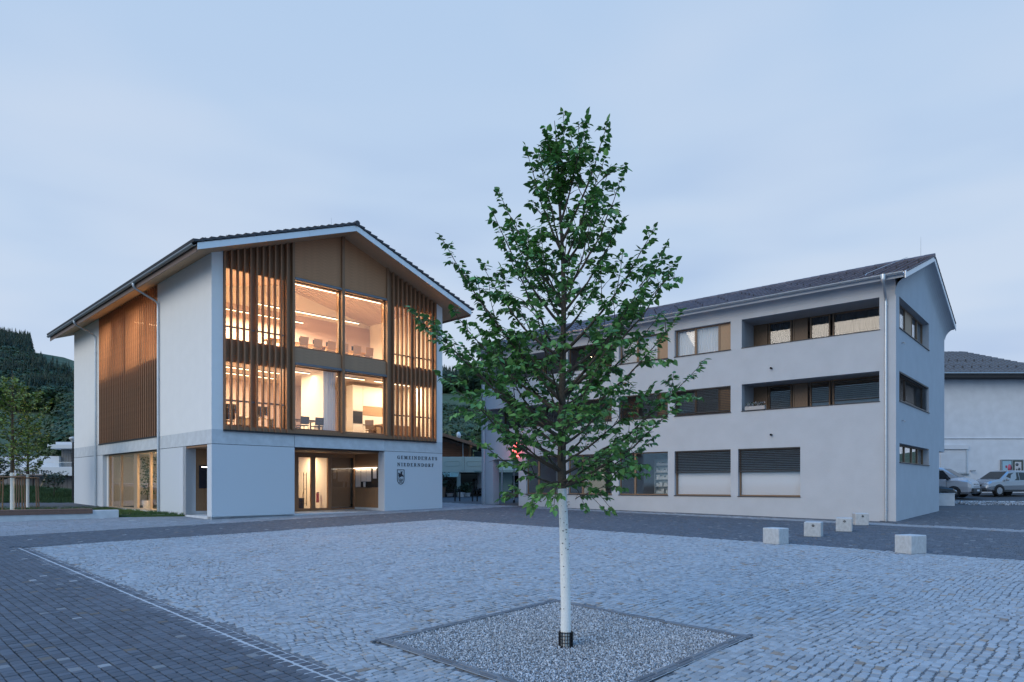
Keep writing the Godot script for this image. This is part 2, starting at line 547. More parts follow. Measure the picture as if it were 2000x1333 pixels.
	lay(dark, "paver", stones, slabs, dark_palette, 0.008, palette_materials([Color(0.33, 0.34, 0.35), Color(0.2, 0.205, 0.21), Color(0.13, 0.105, 0.085), Color(0.069, 0.079, 0.094), Color(0.085, 0.097, 0.115), Color(0.103, 0.117, 0.138)]), 300)
	# two-row border along the pale field with white mortar
	var mortar := mottled(Color(0.44, 0.45, 0.46), 0.15, 0.95, Vector3.ONE * 3.0, 0.06, 64)
	var d := (Vector2(3.2, 1.8) - CL).normalized()
	var nn := Vector2(d.y, -d.x) * -1.0
	if border_dist(CL + nn) < 0: nn = -nn
	g = G.new()
	sheet(PackedVector2Array([CL + nn * 0.01, CL + nn * 0.28, CL + d * 22.0 + nn * 0.28, CL + d * 22.0 + nn * 0.01]), -0.003, g)
	var edge := setting(g, "paving_border", mortar)
	stones = []
	for k in 2:
		var s := 0.0
		while s < 20.0:
			var l := rng.randf_range(0.11, 0.19)
			var p := CL + d * (s + l * 0.5) + nn * (0.075 + 0.145 * k)
			if in_sight(p): stones.append([p, atan2(d.x, d.y) - PI / 2 + (PI if false else 0.0), l, 0.135])
			s += l
	for q in stones: q[1] = -(atan2(d.x, d.y) - PI / 2)
	lay(edge, "border_stone", stones, slabs, dark_palette, 0.018, palette_materials([Color(0.069, 0.079, 0.094), Color(0.103, 0.117, 0.138)]), 300)
	# pale walk along the buildings
	g = G.new()
	sheet(PackedVector2Array([Vector2(-40, -6), Vector2(-40, 33), Vector2(-4.72, 33), Vector2(-15.63, 20.83)]), -0.0145, g)
	sheet(PackedVector2Array([Vector2(6.09, 33.2), Vector2(4.94, 32.9), Vector2(28, 12.0), Vector2(28.8, 12.8)]), -0.0145, g)
	var walk := setting(g, "pale_walk", mottled(Color(0.12, 0.123, 0.13), 0.2, 0.95, Vector3.ONE * 1.5, 0.05, 65))
	var walk_test := func(p: Vector2) -> bool:
		var s1 := side1(p)
		var s2 := side2(p)
		if s2 > 0.0 and s2 < 1.13 and p.x > 1.0: return true
		return s1 > 0.01 and p.x < 1.0 and s2 < 1.13 and p.y < 46.0 and s1 < 7.0
	var walk_palette := func() -> Color:
		if rng.randf() < 0.01: return Color(0.46, 0.47, 0.48)
		return Color(0.25, 0.265, 0.285) * rng.randf_range(0.85, 1.14)
	stones = rows(Vector2(-4, 30), deg_to_rad(44.0), 0.17, 0.18, 0.30, 40.0, walk_test, 0.0)
	lay(walk, "paver", stones, slabs, walk_palette, 0.010, palette_materials([Color(0.21, 0.217, 0.228), Color(0.235, 0.242, 0.255), Color(0.26, 0.267, 0.28)]), 300)
	# bed of crushed stone round the linden
	g = G.new()
	sheet(bed, -0.012, g)
	var gravel_bed := setting(g, "gravel_bed", mottled(Color(0.20, 0.21, 0.225), 0.3, 0.95, Vector3.ONE * 3.0, 0.06, 66))
	var pebbles := []
	for i in 4:
		var r := RandomNumberGenerator.new()
		r.seed = 300 + i
		var pg := G.new()
		var pts := []
		for q in [Vector3(0, 1, 0), Vector3(1, 0, 0), Vector3(0, 0, 1), Vector3(-1, 0, 0), Vector3(0, 0, -1), Vector3(0, -0.6, 0)]:
			pts.append(q * r.randf_range(0.6, 1.1) + Vector3(r.randf_range(-0.25, 0.25), 0, r.randf_range(-0.25, 0.25)))
		for k in 4:
			var a: Vector3 = pts[1 + k]
			var b: Vector3 = pts[1 + (k + 1) % 4]
			pg.tri(pts[0], b, a); pg.tri(pts[5], a, b)
		pebbles.append(pg.mesh())
	var ex := BED_LEFT - BED_BACK
	var ey := BED_RIGHT - BED_BACK
	var px := [[], [], [], []]
	var pc := [[], [], [], []]
	for i in 34000:
		var p := BED_BACK + ex * rng.randf() + ey * rng.randf()
		if p.y < 5.6: continue
		var k := i % 4
		var s := rng.randf_range(0.006, 0.0165)
		px[k].append(Transform3D(Basis.from_euler(Vector3(rng.randf() * TAU, rng.randf() * TAU, rng.randf() * TAU)) * Basis.from_scale(Vector3(s, s * 0.7, s * rng.randf_range(0.7, 1.3))), Vector3(p.x, SLOPE * p.y - 0.006 + rng.randf_range(-0.004, 0.012), -p.y)))
		pc[k].append(Color(0.56, 0.605, 0.66) * rng.randf_range(0.35, 1.5))
	for k in 4: many("gravel", pebbles[k], M.stone, px[k], pc[k], gravel_bed)
	# edging stones of the bed
	var edging_g := G.new()
	for k in 4:
		var p0 := bed[k]
		var p1 := bed[(k + 1) % 4]
		var o := (p0 + p1) * 0.5 - mid
		var e := (p1 - p0).normalized()
		o = (o - e * o.dot(e)).normalized()
		sheet(PackedVector2Array([p0 - e * 0.12, p1 + e * 0.12, p1 + e * 0.12 + o * 0.12, p0 - e * 0.12 + o * 0.12]), 0.006 + k * 0.0005, edging_g)
	var edging := setting(edging_g, "bed_edging", mortar)
	var long_stones := []
	for i in 3: long_stones.append(cobble_mesh(400 + i, 0.03))
	var edge_list := []
	for k in 4:
		var p0 := bed[k]
		var p1 := bed[(k + 1) % 4]
		var e := (p1 - p0).normalized()
		var o := (p0 + p1) * 0.5 - mid
		o = (o - e * o.dot(e)).normalized()
		var len_ := p0.distance_to(p1) + 0.14
		for r in 2:
			var s := -0.14
			while s < len_:
				var l := minf(rng.randf_range(0.16, 0.34), maxf(len_ - s, 0.12))
				var p := p0 + e * (s + l * 0.5) + o * (0.026 + r * 0.06)
				s += l
				if p.y > 4.9: edge_list.append([p, -(atan2(e.x, e.y) - PI / 2), l, 0.058])
	var edge_palette := func() -> Color: return Color(0.15, 0.164, 0.183) * rng.randf_range(0.75, 1.2)
	lay(edging, "edging_stone", edge_list, long_stones, edge_palette, 0.010, palette_materials([Color(0.12, 0.13, 0.147), Color(0.15, 0.164, 0.183), Color(0.175, 0.19, 0.21)]), 300, 0.016)
	# asphalt and gravel strip in front of the hall
	g = G.new()
	g.quad(Vector3(23.6, gnd(23.6, 40.9) - 0.004, -40.9), Vector3(60, gnd(60, 38.6) - 0.004, -38.6), Vector3(60, gnd(60, 52) - 0.004, -52), Vector3(23.6, gnd(23.6, 52) - 0.004, -52))
	setting(g, "road", mottled(Color(0.055, 0.056, 0.060), 0.25, 0.9, Vector3.ONE * 1.5, 0.08, 67, 0.3))
	var strip := []
	var strip_c := []
	for i in 2600:
		var x := rng.randf_range(25.4, 33.5)
		var dd := lerpf(40.6, 39.9, (x - 25.4) / 8.0) - rng.randf() * 2.6
		var s := rng.randf_range(0.03, 0.085)
		strip.append(Transform3D(Basis.from_euler(Vector3(rng.randf() * TAU, rng.randf() * TAU, 0)) * Basis.from_scale(Vector3(s, s * 0.6, s)), at(x, dd, -0.01)))
		strip_c.append(Color(0.42, 0.43, 0.44) * rng.randf_range(0.3, 1.5))
	tag(many("gravel", pebbles[0], M.stone, strip, strip_c), "strip of coarse pale stones along the road before the white hall", "gravel", "", "stuff")
	g = G.new()
	for k in 8:
		var x := 25.2 + k * 1.05
		g.cbox(at(x, lerpf(40.85, 40.2, k / 8.0), -0.04), Vector3(1.03, 0.12, 0.12), 0.012, Basis(Vector3.UP, 0.083))
	setting(g, "kerb", M.concrete)

# ---------------------------------------------------------------- town hall; own axes: x along the lit front, -z into the building
var T1 := Transform3D(Basis(Vector3.UP, deg_to_rad(45.6)), Vector3(-12.272, 0, -27.858))
var LEFT1 := Transform3D(Basis(Vector3(0, 0, 1), Vector3.UP, Vector3(-1, 0, 0)), Vector3.ZERO)     # walls of the left side: own x runs towards the front
func soffit1(u: float) -> float: return 11.5 + 0.3655 * minf(u, 12.2 - u)
func B(x0: float, x1: float, y0: float, y1: float, z0: float, z1: float) -> G:
	var g := G.new()
	g.span(Vector3(x0, y0, z0), Vector3(x1, y1, z1))
	return g
func CB(x0: float, x1: float, y0: float, y1: float, z0: float, z1: float, k := 0.008) -> G:
	var g := G.new()
	g.cbox(Vector3(x0 + x1, y0 + y1, z0 + z1) * 0.5, Vector3(absf(x1 - x0), absf(y1 - y0), absf(z1 - z0)), k)
	return g
func P(pts: Array, z0: float, z1: float) -> G:
	var g := G.new()
	g.prism(PackedVector2Array(pts), z0, z1)
	return g
func pane(parent: Node, x0: float, x1: float, y0: float, y1: float, z: float, m: Material, along_z := false) -> MeshInstance3D:
	var g := G.new()      # double glazing: two or three thin sheets a little apart
	for k in (3 if m == M.pane_dark else 2):
		var w := z - 0.009 * k
		if along_z: g.quad(Vector3(w, y0, x0), Vector3(w, y0, x1), Vector3(w, y1, x1), Vector3(w, y1, x0))
		else: g.quad(Vector3(x0, y0, w), Vector3(x1, y0, w), Vector3(x1, y1, w), Vector3(x0, y1, w))
	return put(g, "pane", m, parent)
func lettering(parent: Node, word: String, x0: float, x1: float, y: float, h: float, z: float, font: String, m: Material, depth := 0.02) -> void:
	# each letter a piece of its own, spread evenly from x0 to x1
	var f := SystemFont.new()
	f.font_names = PackedStringArray([font])
	f.font_weight = 700
	var w := []
	var total := 0.0
	var meshes := []
	for ch in word:
		var t := TextMesh.new()
		t.text = ch
		t.font = f
		t.font_size = 64
		t.pixel_size = h / 46.0
		t.depth = depth
		t.horizontal_alignment = HORIZONTAL_ALIGNMENT_LEFT
		t.vertical_alignment = VERTICAL_ALIGNMENT_CENTER
		meshes.append(t)
		var a := t.get_aabb()
		w.append(a)
		total += a.size.x
	var gap := (x1 - x0 - total) / maxf(1.0, word.length() - 1.0)
	var x := x0
	for i in word.length():
		var a: AABB = w[i]
		var o := put(meshes[i], "letter", m, parent)
		o.position = Vector3(x - a.position.x, y, z)
		x += a.size.x + gap

func town_hall() -> void:
	var H := thing("town_hall", "white gabled town hall with brightly lit timber and glass front", "building", T1)
	var g: G
	# ground floor
	put(CB(0, 3.66, -0.2, 3.68, 0, -0.46), "screen_wall", M.rough_concrete, H)
	var wall_r := put(CB(8.48, 12.2, -0.2, 3.68, 0, -0.55), "entrance_wall", M.rough_concrete, H)
	g = G.new()
	g.wall(-21.16, -2.77, -0.2, 3.68, [[-15.1, -6.24, 0.74, 3.75]], 0.4, LEFT1)
	put(g, "side_wall", M.rough_concrete, H)
	g = G.new()
	g.span(Vector3(11.8, -0.2, -0.56), Vector3(12.2, 3.68, -21.16)); g.span(Vector3(0.4, -0.2, -20.76), Vector3(11.79, 3.68, -21.15))
	put(g, "rear_wall", M.rough_concrete, H)
	put(B(0.06, 12.14, 3.675, 3.705, -0.06, -21.1), "shadow_joint", M.joint, H)
	for b in [[0.0, 3.65], [3.665, 8.49], [8.505, 12.2]]:
		put(CB(b[0], b[1], 3.70, 4.29, 0.0 if b[0] != 3.665 else 0.012, -0.4, 0.006), "concrete_band", M.concrete, H)
	for b in [[0.402, 0.47], [0.48, 2.77], [2.78, 5.7], [5.71, 16.2], [16.21, 21.16]]:
		put(CB(0.0, 0.4, 3.70, 4.29, -b[0], -b[1], 0.006), "concrete_band", M.concrete, H)
	put(B(11.8, 12.2, 3.70, 4.29, -0.41, -21.16), "concrete_band", M.concrete, H)
	# porch: ceiling, floor, timber lining
	put(B(0.02, 8.47, 3.60, 3.67, -0.47, -2.76), "porch_ceiling", M.frame_wood, H)
	put(B(0.0, 8.6, 0.2, 0.70, -0.0, -2.75), "porch_floor", M.concrete, H)
	put(B(0.0, 0.42, 0.2, 3.67, -2.77, -3.1), "porch_jamb", M.rough_concrete, H)
	for i in 12:      # vertical boards at the back of the porch, left of the door
		var x := 0.43 + i * 0.385
		put(CB(x, x + 0.378, 0.85, 3.6, -2.78, -2.84, 0.004), "board", M.porch_wood, H)
	put(B(0.43, 5.1, 0.6, 0.85, -2.78, -2.83), "plinth", M.concrete, H)
	for k in [[0.85, 1.87], [2.9, 3.6]]:
		for i in 6:
			var z := -0.56 - i * 0.37
			put(CB(8.5, 8.56, k[0], k[1], z, z - 0.364, 0.004), "board", M.porch_wood, H)
	put(B(8.49, 8.57, 0.6, 0.85, -0.56, -2.77), "plinth", M.concrete, H)
	# entrance door
	g = G.new()
	for f in [[5.1, 5.3, 0.7, 3.6], [5.98, 6.22, 0.7, 3.6], [6.92, 7.12, 0.7, 3.6], [8.44, 8.56, 0.7, 3.6]]: g.span(Vector3(f[0], f[2], -2.70), Vector3(f[1], f[3], -2.82))
	for f in [[5.3, 5.98, 0.7, 0.84], [6.22, 6.92, 0.7, 0.84], [7.12, 8.44, 0.7, 0.82], [5.3, 5.98, 3.38, 3.6], [6.22, 6.92, 3.38, 3.6], [7.12, 8.44, 3.42, 3.6]]: g.span(Vector3(f[0], f[2], -2.71), Vector3(f[1], f[3], -2.81))
	var door := put(g, "entrance_door", M.frame_wood, H)
	pane(door, 5.3, 5.98, 0.84, 3.38, -2.77, M.pane)
	pane(door, 6.22, 6.92, 0.84, 3.38, -2.77, M.pane)
	pane(door, 7.12, 8.44, 0.82, 3.42, -2.77, M.pane_dark)
	for x in [5.55, 5.70]:
		g = G.new()
		g.tube([Vector3(x, 0.98, -2.66), Vector3(x, 2.62, -2.66)], [0.017, 0.017], 8)
		for y in [1.1, 1.8, 2.5]: g.bar(Vector3(x, y, -2.66), Vector3(5.625, y, -2.70), 0.016, 0.016)
		put(g, "handle", M.black, door)
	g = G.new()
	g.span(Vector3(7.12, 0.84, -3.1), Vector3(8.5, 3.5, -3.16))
	put(g, "reflection_backing", M.porch_wood, H)  # added wood behind the glass, standing in for the porch boards reflected there
	# foyer behind the door
	put(B(4.2, 8.6, 0.2, 0.72, -2.84, -9), "foyer_floor", M.floor_room, H)
	put(B(4.1, 8.6, 0.72, 3.6, -8.9, -9.0), "foyer_wall", M.oak, H)
	put(B(4.2, 4.3, 0.72, 3.6, -2.85, -8.9), "foyer_wall", M.oak, H)
	put(B(7.0, 7.1, 0.72, 3.6, -2.85, -8.9), "foyer_wall", M.room_white, H)
	put(B(4.2, 8.6, 3.55, 3.62, -2.85, -9), "foyer_ceiling", M.room_white, H)
	g = G.new()
	for i in 12: g.span(Vector3(4.32, 0.72, -4.6 - i * 0.28), Vector3(5.55, 0.72 + (i + 1) * 0.17, -4.6 - (i + 1) * 0.28))
	var st := put(g, "staircase", M.light_wood, H)
	put(P([Vector2(4.5, 1.5), Vector2(4.5, 1.9), Vector2(7.9, 3.97), Vector2(7.9, 3.57)], 0.0, 0.06), "balustrade", M.room_white, st).transform = Transform3D(Basis(Vector3(0, 0, -1), Vector3.UP, Vector3(1, 0, 0)), Vector3(5.5, -0.45, 0))
	# upper floors: plaster
	for s in [[0.0, 0.47], [11.75, 12.2]]:
		put(P([Vector2(s[0], 4.29), Vector2(s[1], 4.29), Vector2(s[1], soffit1(s[1]) + 0.03), Vector2(s[0], soffit1(s[0]) + 0.03)], -0.4, 0.0), "plaster_pier", M.white_plaster, H)
	g = G.new()
	g.wall(-21.16, -15.85, 4.29, 11.53, [], 0.4, LEFT1)
	put(g, "plaster_wall", M.white_plaster, H)
	g = G.new()
	g.wall(-6.3, -0.4, 4.29, 11.53, [], 0.4, LEFT1)
	put(g, "plaster_wall", M.white_plaster, H)
	g = G.new()
	put(B(11.8, 12.2, 4.29, 11.53, -0.4, -21.16), "plaster_wall", M.white_plaster, H)
	g.span(Vector3(0.4, 4.29, -20.76), Vector3(11.8, 11.5, -21.15))
	g.prism(PackedVector2Array([Vector2(0.4, 11.5), Vector2(11.8, 11.5), Vector2(6.1, 13.6)]), -21.15, -20.76)
	put(g, "plaster_wall", M.white_plaster, H)
	# timber front
	put(B(0.47, 11.75, 4.235, 4.30, 0.09, -0.35), "drip_rail", M.black, H)
	put(CB(0.47, 11.75, 4.30, 4.47, 0.02, -0.3), "sill_beam", M.frame_wood, H)
	var post_x := [[3.30, 3.50], [8.72, 8.95]]
	for p in post_x:
		put(P([Vector2(p[0], 4.47), Vector2(p[1], 4.47), Vector2(p[1], soffit1(p[1])), Vector2(p[0], soffit1(p[0]))], -0.28, -0.08), "post", M.frame_wood, H)
	for p in [[3.52, 3.63], [6.03, 6.17], [8.58, 8.69]]:
		put(P([Vector2(p[0], 4.47), Vector2(p[1], 4.47), Vector2(p[1], soffit1(p[1])), Vector2(p[0], soffit1(p[0]))], -0.28, 0.10), "post", M.frame_wood, H)
	for bay in [[3.63, 6.03], [6.17, 8.58]]:
		var x0: float = bay[0]
		var x1: float = bay[1]
		put(CB(x0, x1, 7.49, 8.15, 0.0, -0.3), "spandrel", M.spandrel_wood, H)
		for y in [7.36, 11.16]: put(CB(x0 + 0.01, x1 - 0.01, y, y + 0.125, 0.10, -0.05, 0.02), "blind_box", M.blind_box, H)
		put(P([Vector2(x0, 11.29), Vector2(x1, 11.29), Vector2(x1, soffit1(x1)), Vector2(x0, soffit1(x0))], -0.3, -0.01), "gable_panel", M.panel_wood, H)
		for w in [[4.47, 7.36], [8.15, 11.16]]:
			g = G.new()
			g.span(Vector3(x0, w[0], -0.1), Vector3(x0 + 0.06, w[1], -0.22)); g.span(Vector3(x1 - 0.07, w[0], -0.1), Vector3(x1, w[1], -0.22))
			g.span(Vector3(x0 + 0.06, w[0], -0.1), Vector3(x1 - 0.07, w[0] + 0.08, -0.22)); g.span(Vector3(x0 + 0.06, w[1] - 0.06, -0.1), Vector3(x1 - 0.07, w[1], -0.22))
			var f := put(g, "window", M.frame_wood, H)
			pane(f, x0 + 0.06, x1 - 0.07, w[0] + 0.08, w[1] - 0.06, -0.16, M.pane)
	for zone in [[0.48, 3.30, 1.83, 11], [8.95, 11.74, 10.33, 11]]:
		var x0: float = zone[0]
		var x1: float = zone[1]
		var xm: float = zone[2]
		for w in [[4.47, 7.22, 5.54], [8.06, 11.12, 8.62]]:
			g = G.new()
			for v in [[x0, x0 + 0.07], [xm - 0.09, xm + 0.09], [x1 - 0.1, x1]]: g.span(Vector3(v[0], w[0], -0.14), Vector3(v[1], w[1], -0.26))
			for h in [[x0 + 0.07, xm - 0.09], [xm + 0.09, x1 - 0.1]]:
				for y in [[w[0], w[0] + 0.07], [w[1] - 0.06, w[1]]]: g.span(Vector3(h[0], y[0], -0.145), Vector3(h[1], y[1], -0.255))
			var f := put(g, "window", M.frame_wood, H)
			g = G.new()
			g.span(Vector3(x0 + 0.07, w[2] - 0.035, -0.1), Vector3(x1 - 0.1, w[2] + 0.035, -0.135))
			put(g, "guard_rail", M.blind_box, f)
			pane(f, x0 + 0.07, xm - 0.09, w[0] + 0.07, w[1] - 0.06, -0.2, M.pane)
			pane(f, xm + 0.09, x1 - 0.1, w[0] + 0.07, w[1] - 0.06, -0.2, M.pane)
		put(B(x0, x1, 7.22, 8.06, -0.14, -0.28), "spandrel", M.frame_wood, H)
		put(P([Vector2(x0, 11.12), Vector2(x1, 11.12), Vector2(x1, soffit1(x1)), Vector2(x0, soffit1(x0))], -0.28, -0.14), "gable_panel", M.frame_wood, H)
		for i in int(zone[3]):
			var u := lerpf(x0 + 0.045, x1 - 0.02, i / (zone[3] - 1.0))
			put(P([Vector2(u - 0.032, 4.31), Vector2(u + 0.032, 4.31), Vector2(u + 0.032, soffit1(u + 0.032)), Vector2(u - 0.032, soffit1(u - 0.032))], -0.075, 0.075), "slat", M.slat_wood, H)
	# slatted field on the left side
	for i in 31:
		var v := 6.36 + i * 0.314
		put(CB(0.0, 0.075, 4.34, 11.5, -v, -v - 0.065, 0.006), "slat", M.slat_wood, H)
	put(B(-0.04, 0.35, 4.27, 4.335, -6.3, -15.85), "drip_rail", M.black, H)
	g = G.new()
	for y in [[4.34, 4.5], [7.2, 8.15], [11.05, 11.5]]: g.span(Vector3(0.2, y[0], -6.31), Vector3(0.34, y[1], -15.84))
	for v in [6.31, 8.6, 11.0, 13.4, 15.7]: g.span(Vector3(0.205, 4.5, -v), Vector3(0.335, 11.05, -v - 0.13))
	var sw := put(g, "window", M.frame_wood, H)
	for v in [6.44, 8.73, 11.13, 13.53]:
		for y in [[4.5, 7.2], [8.15, 11.05]]: pane(sw, -v, -v - 2.2, y[0], y[1], 0.27, M.pane, true)
	# ground-floor window on the left side
	g = G.new()
	for v in [[6.24, 6.32], [8.0, 8.1], [9.95, 10.45], [12.6, 12.72], [14.65, 14.78]]: g.span(Vector3(0.22, 0.74, -v[0]), Vector3(0.34, 3.68, -v[1]))
	g.span(Vector3(0.215, 0.74, -6.32), Vector3(0.335, 0.82, -14.65)); g.span(Vector3(0.215, 3.60, -6.32), Vector3(0.335, 3.68, -14.65))
	var gw := put(g, "window", M.light_wood, H)
	for v in [[6.32, 8.0], [8.1, 9.95], [10.45, 12.6], [12.72, 14.65]]: pane(gw, -v[0], -v[1], 0.82, 3.60, 0.28, M.pane, true)
	put(B(0.2, 0.36, 0.74, 3.68, -14.78, -15.1), "plaster_pier", M.white_plaster, H)
	# roof
	for s in [-1.0, 1.0]:
		var fx := func(u: float) -> float: return 6.1 + s * u
		put(P([Vector2(fx.call(0.0), 13.73), Vector2(fx.call(7.1), 11.135), Vector2(fx.call(7.1), 11.22), Vector2(fx.call(0.0), 13.815)], -22.4, 1.16), "soffit", M.soffit_wood, H)
		put(P([Vector2(fx.call(0.0), 13.82), Vector2(fx.call(7.1), 11.225), Vector2(fx.call(7.1), 11.33), Vector2(fx.call(0.0), 13.925)], -22.4, 1.14), "roof_deck", M.dark_wood, H)
		for k in 3:
			var a := k * 7.12 / 3.0
			var b := (k + 1) * 7.12 / 3.0 - 0.006
			put(P([Vector2(fx.call(a), 13.69 - a * 0.3655), Vector2(fx.call(b), 13.69 - b * 0.3655), Vector2(fx.call(b), 13.95 - b * 0.3655), Vector2(fx.call(a), 13.95 - a * 0.3655)], 1.165, 1.2), "fascia", M.fascia, H)
		var slope_len := 7.2 / cos(atan(0.3655))
		var n := 21
		for i in n:
			var t0 := (i + 1.12) / n * slope_len
			var t1 := i * 1.0 / n * slope_len
			var dir := Vector2(s * cos(atan(0.3655)), -sin(atan(0.3655)))
			var up := Vector2(s * sin(atan(0.3655)), cos(atan(0.3655)))
			var top := Vector2(6.1, 13.95)
			put(P([top + dir * t0 + up * 0.06, top + dir * t0 + up * 0.165, top + dir * t1 + up * 0.075, top + dir * t1], -22.45, 1.24 + (0.004 if i % 2 == 0 else 0.0)), "tile_course", M.tile_dark, H)
		g = G.new()
		var ring := []
		for k in 9:
			var a := PI + PI * k / 8.0
			ring.append(Vector2(cos(a), sin(a)) * 0.09)
		for k in 9:
			var a := TAU - PI * k / 8.0
			ring.append(Vector2(cos(a), sin(a)) * 0.078)
		g.prism(PackedVector2Array(ring), -22.4, 1.12, Transform3D(Basis(), Vector3(fx.call(7.22), 11.31, 0)))
		put(g, "gutter", M.gutter, H)
		put(B(fx.call(7.1), fx.call(7.125), 11.02, 11.30, 1.13, -22.4), "eaves_board", M.dark_wood, H)
	g = G.new()
	g.tube([Vector3(6.1, 14.03, 1.3), Vector3(6.1, 14.03, -22.45)], [0.12, 0.12], 12)
	put(g, "ridge_tile", M.tile_dark, H)
	g = G.new()
	g.tube([Vector3(6.1, 14.1, -1.0), Vector3(6.1, 14.9, -1.0)], [0.008, 0.005], 5)
	put(g, "lightning_rod", M.gutter, H)
	for i in 8:
		g = G.new()
		g.tube([Vector3(-0.6 + i * 0.82, 11.6 + i * 0.82 * 0.3655 + 0.02, 0.9), Vector3(-0.6 + i * 0.82, 11.6 + i * 0.82 * 0.3655 + 0.14, 0.9)], [0.012, 0.02], 5)
		put(g, "cable_clip", M.gutter, H)
	for v in [6.0, 16.2]:
		g = G.new()
		var pts := [Vector3(-1.12, 11.25, -v), Vector3(-1.12, 11.12, -v), Vector3(-1.05, 11.02, -v), Vector3(-0.2, 10.62, -v), Vector3(-0.08, 10.5, -v), Vector3(-0.075, 10.3, -v), Vector3(-0.075, 0.6, -v)]
		g.tube(pts, [0.085, 0.06, 0.05, 0.05, 0.05, 0.05, 0.05], 10)
		for y in [9.6, 6.9, 4.4, 1.5]: g.tube([Vector3(-0.075, y, -v), Vector3(-0.075, y + 0.05, -v)], [0.062, 0.062], 10)
		put(g, "downpipe", M.zinc, H)
	# rooms
	put(B(0.4, 11.8, 3.72, 4.28, -0.41, -20.7), "floor_slab", M.floor_room, H)
	put(B(0.36, 11.8, 7.46, 8.02, -0.31, -20.7), "floor_slab", M.floor_room, H)
	put(B(0.41, 11.79, 7.42, 7.455, -0.32, -6.2), "room_ceiling", M.room_ceiling, H)
	put(B(0.41, 11.79, 4.29, 7.42, -6.2, -6.35), "inner_wall", M.room_wood, H)
	put(B(0.41, 5.5, 4.29, 7.42, -12.0, -12.1), "inner_wall", M.dark_wood, H)
	put(B(5.55, 5.75, 4.29, 7.42, -0.75, -2.9), "inner_wall", M.room_white, H)
	put(B(0.401, 0.43, 4.29, 7.42, -0.42, -6.19), "inner_wall", M.room_white, H)
	put(B(11.77, 11.799, 4.29, 11.6, -0.42, -6.19), "inner_wall", M.room_white, H)
	put(B(0.401, 0.43, 8.03, 11.5, -0.42, -6.19), "inner_wall", M.room_white, H)
	put(B(3.2, 11.76, 8.03, 11.25, -6.2, -6.35), "inner_wall", M.room_wood, H)
	put(P([Vector2(0.45, 11.26), Vector2(11.75, 11.26), Vector2(11.75, 11.5), Vector2(6.1, 12.72), Vector2(0.45, 11.5)], -6.35, -6.22), "inner_wall", M.room_white, H)
	put(B(0.41, 11.79, 8.03, 11.4, -16.6, -16.7), "inner_wall", M.room_wood, H)
	for s in [-1.0, 1.0]:
		put(P([Vector2(6.1, 12.70), Vector2(6.1 + s * 5.7, 11.446), Vector2(6.1 + s * 5.7, 11.5), Vector2(6.1, 12.755)], -16.6, -0.32), "room_ceiling", M.room_ceiling, H)
	g = G.new()
	for i in 46:
		var u := 6.2 + i * 0.12
		g.box(Vector3(u, 12.70 - (u - 6.1) * 0.22 - 0.02, -3.3), Vector3(0.055, 0.04, 5.8))
	tag(put(g, "ceiling_battens", M.room_ceiling, H), "", "", "", "stuff")
	# behind the side window: office on the ground floor
	put(B(0.42, 5.0, 0.2, 0.75, -3.2, -15.2), "floor_slab", M.floor_room, H)
	put(B(4.0, 4.1, 0.75, 3.6, -3.2, -15.2), "inner_wall", M.room_white, H)
	put(B(0.42, 4.0, 0.75, 3.6, -15.12, -15.2), "inner_wall", M.room_white, H)
	put(B(0.42, 4.0, 0.75, 3.6, -4.6, -4.7), "inner_wall", M.room_white, H)
	put(B(0.42, 4.1, 3.6, 3.66, -3.2, -15.2), "room_ceiling", M.room_white, H)
	# lettering and the coat of arms
	lettering(wall_r, "GEMEINDEHAUS", 9.25, 11.83, 3.40, 0.17, 0.002, "Droid Serif", M.letter)
	lettering(wall_r, "NIEDERNDORF", 9.25, 11.60, 3.04, 0.17, 0.002, "Droid Serif", M.letter)
	coat_of_arms(wall_r)

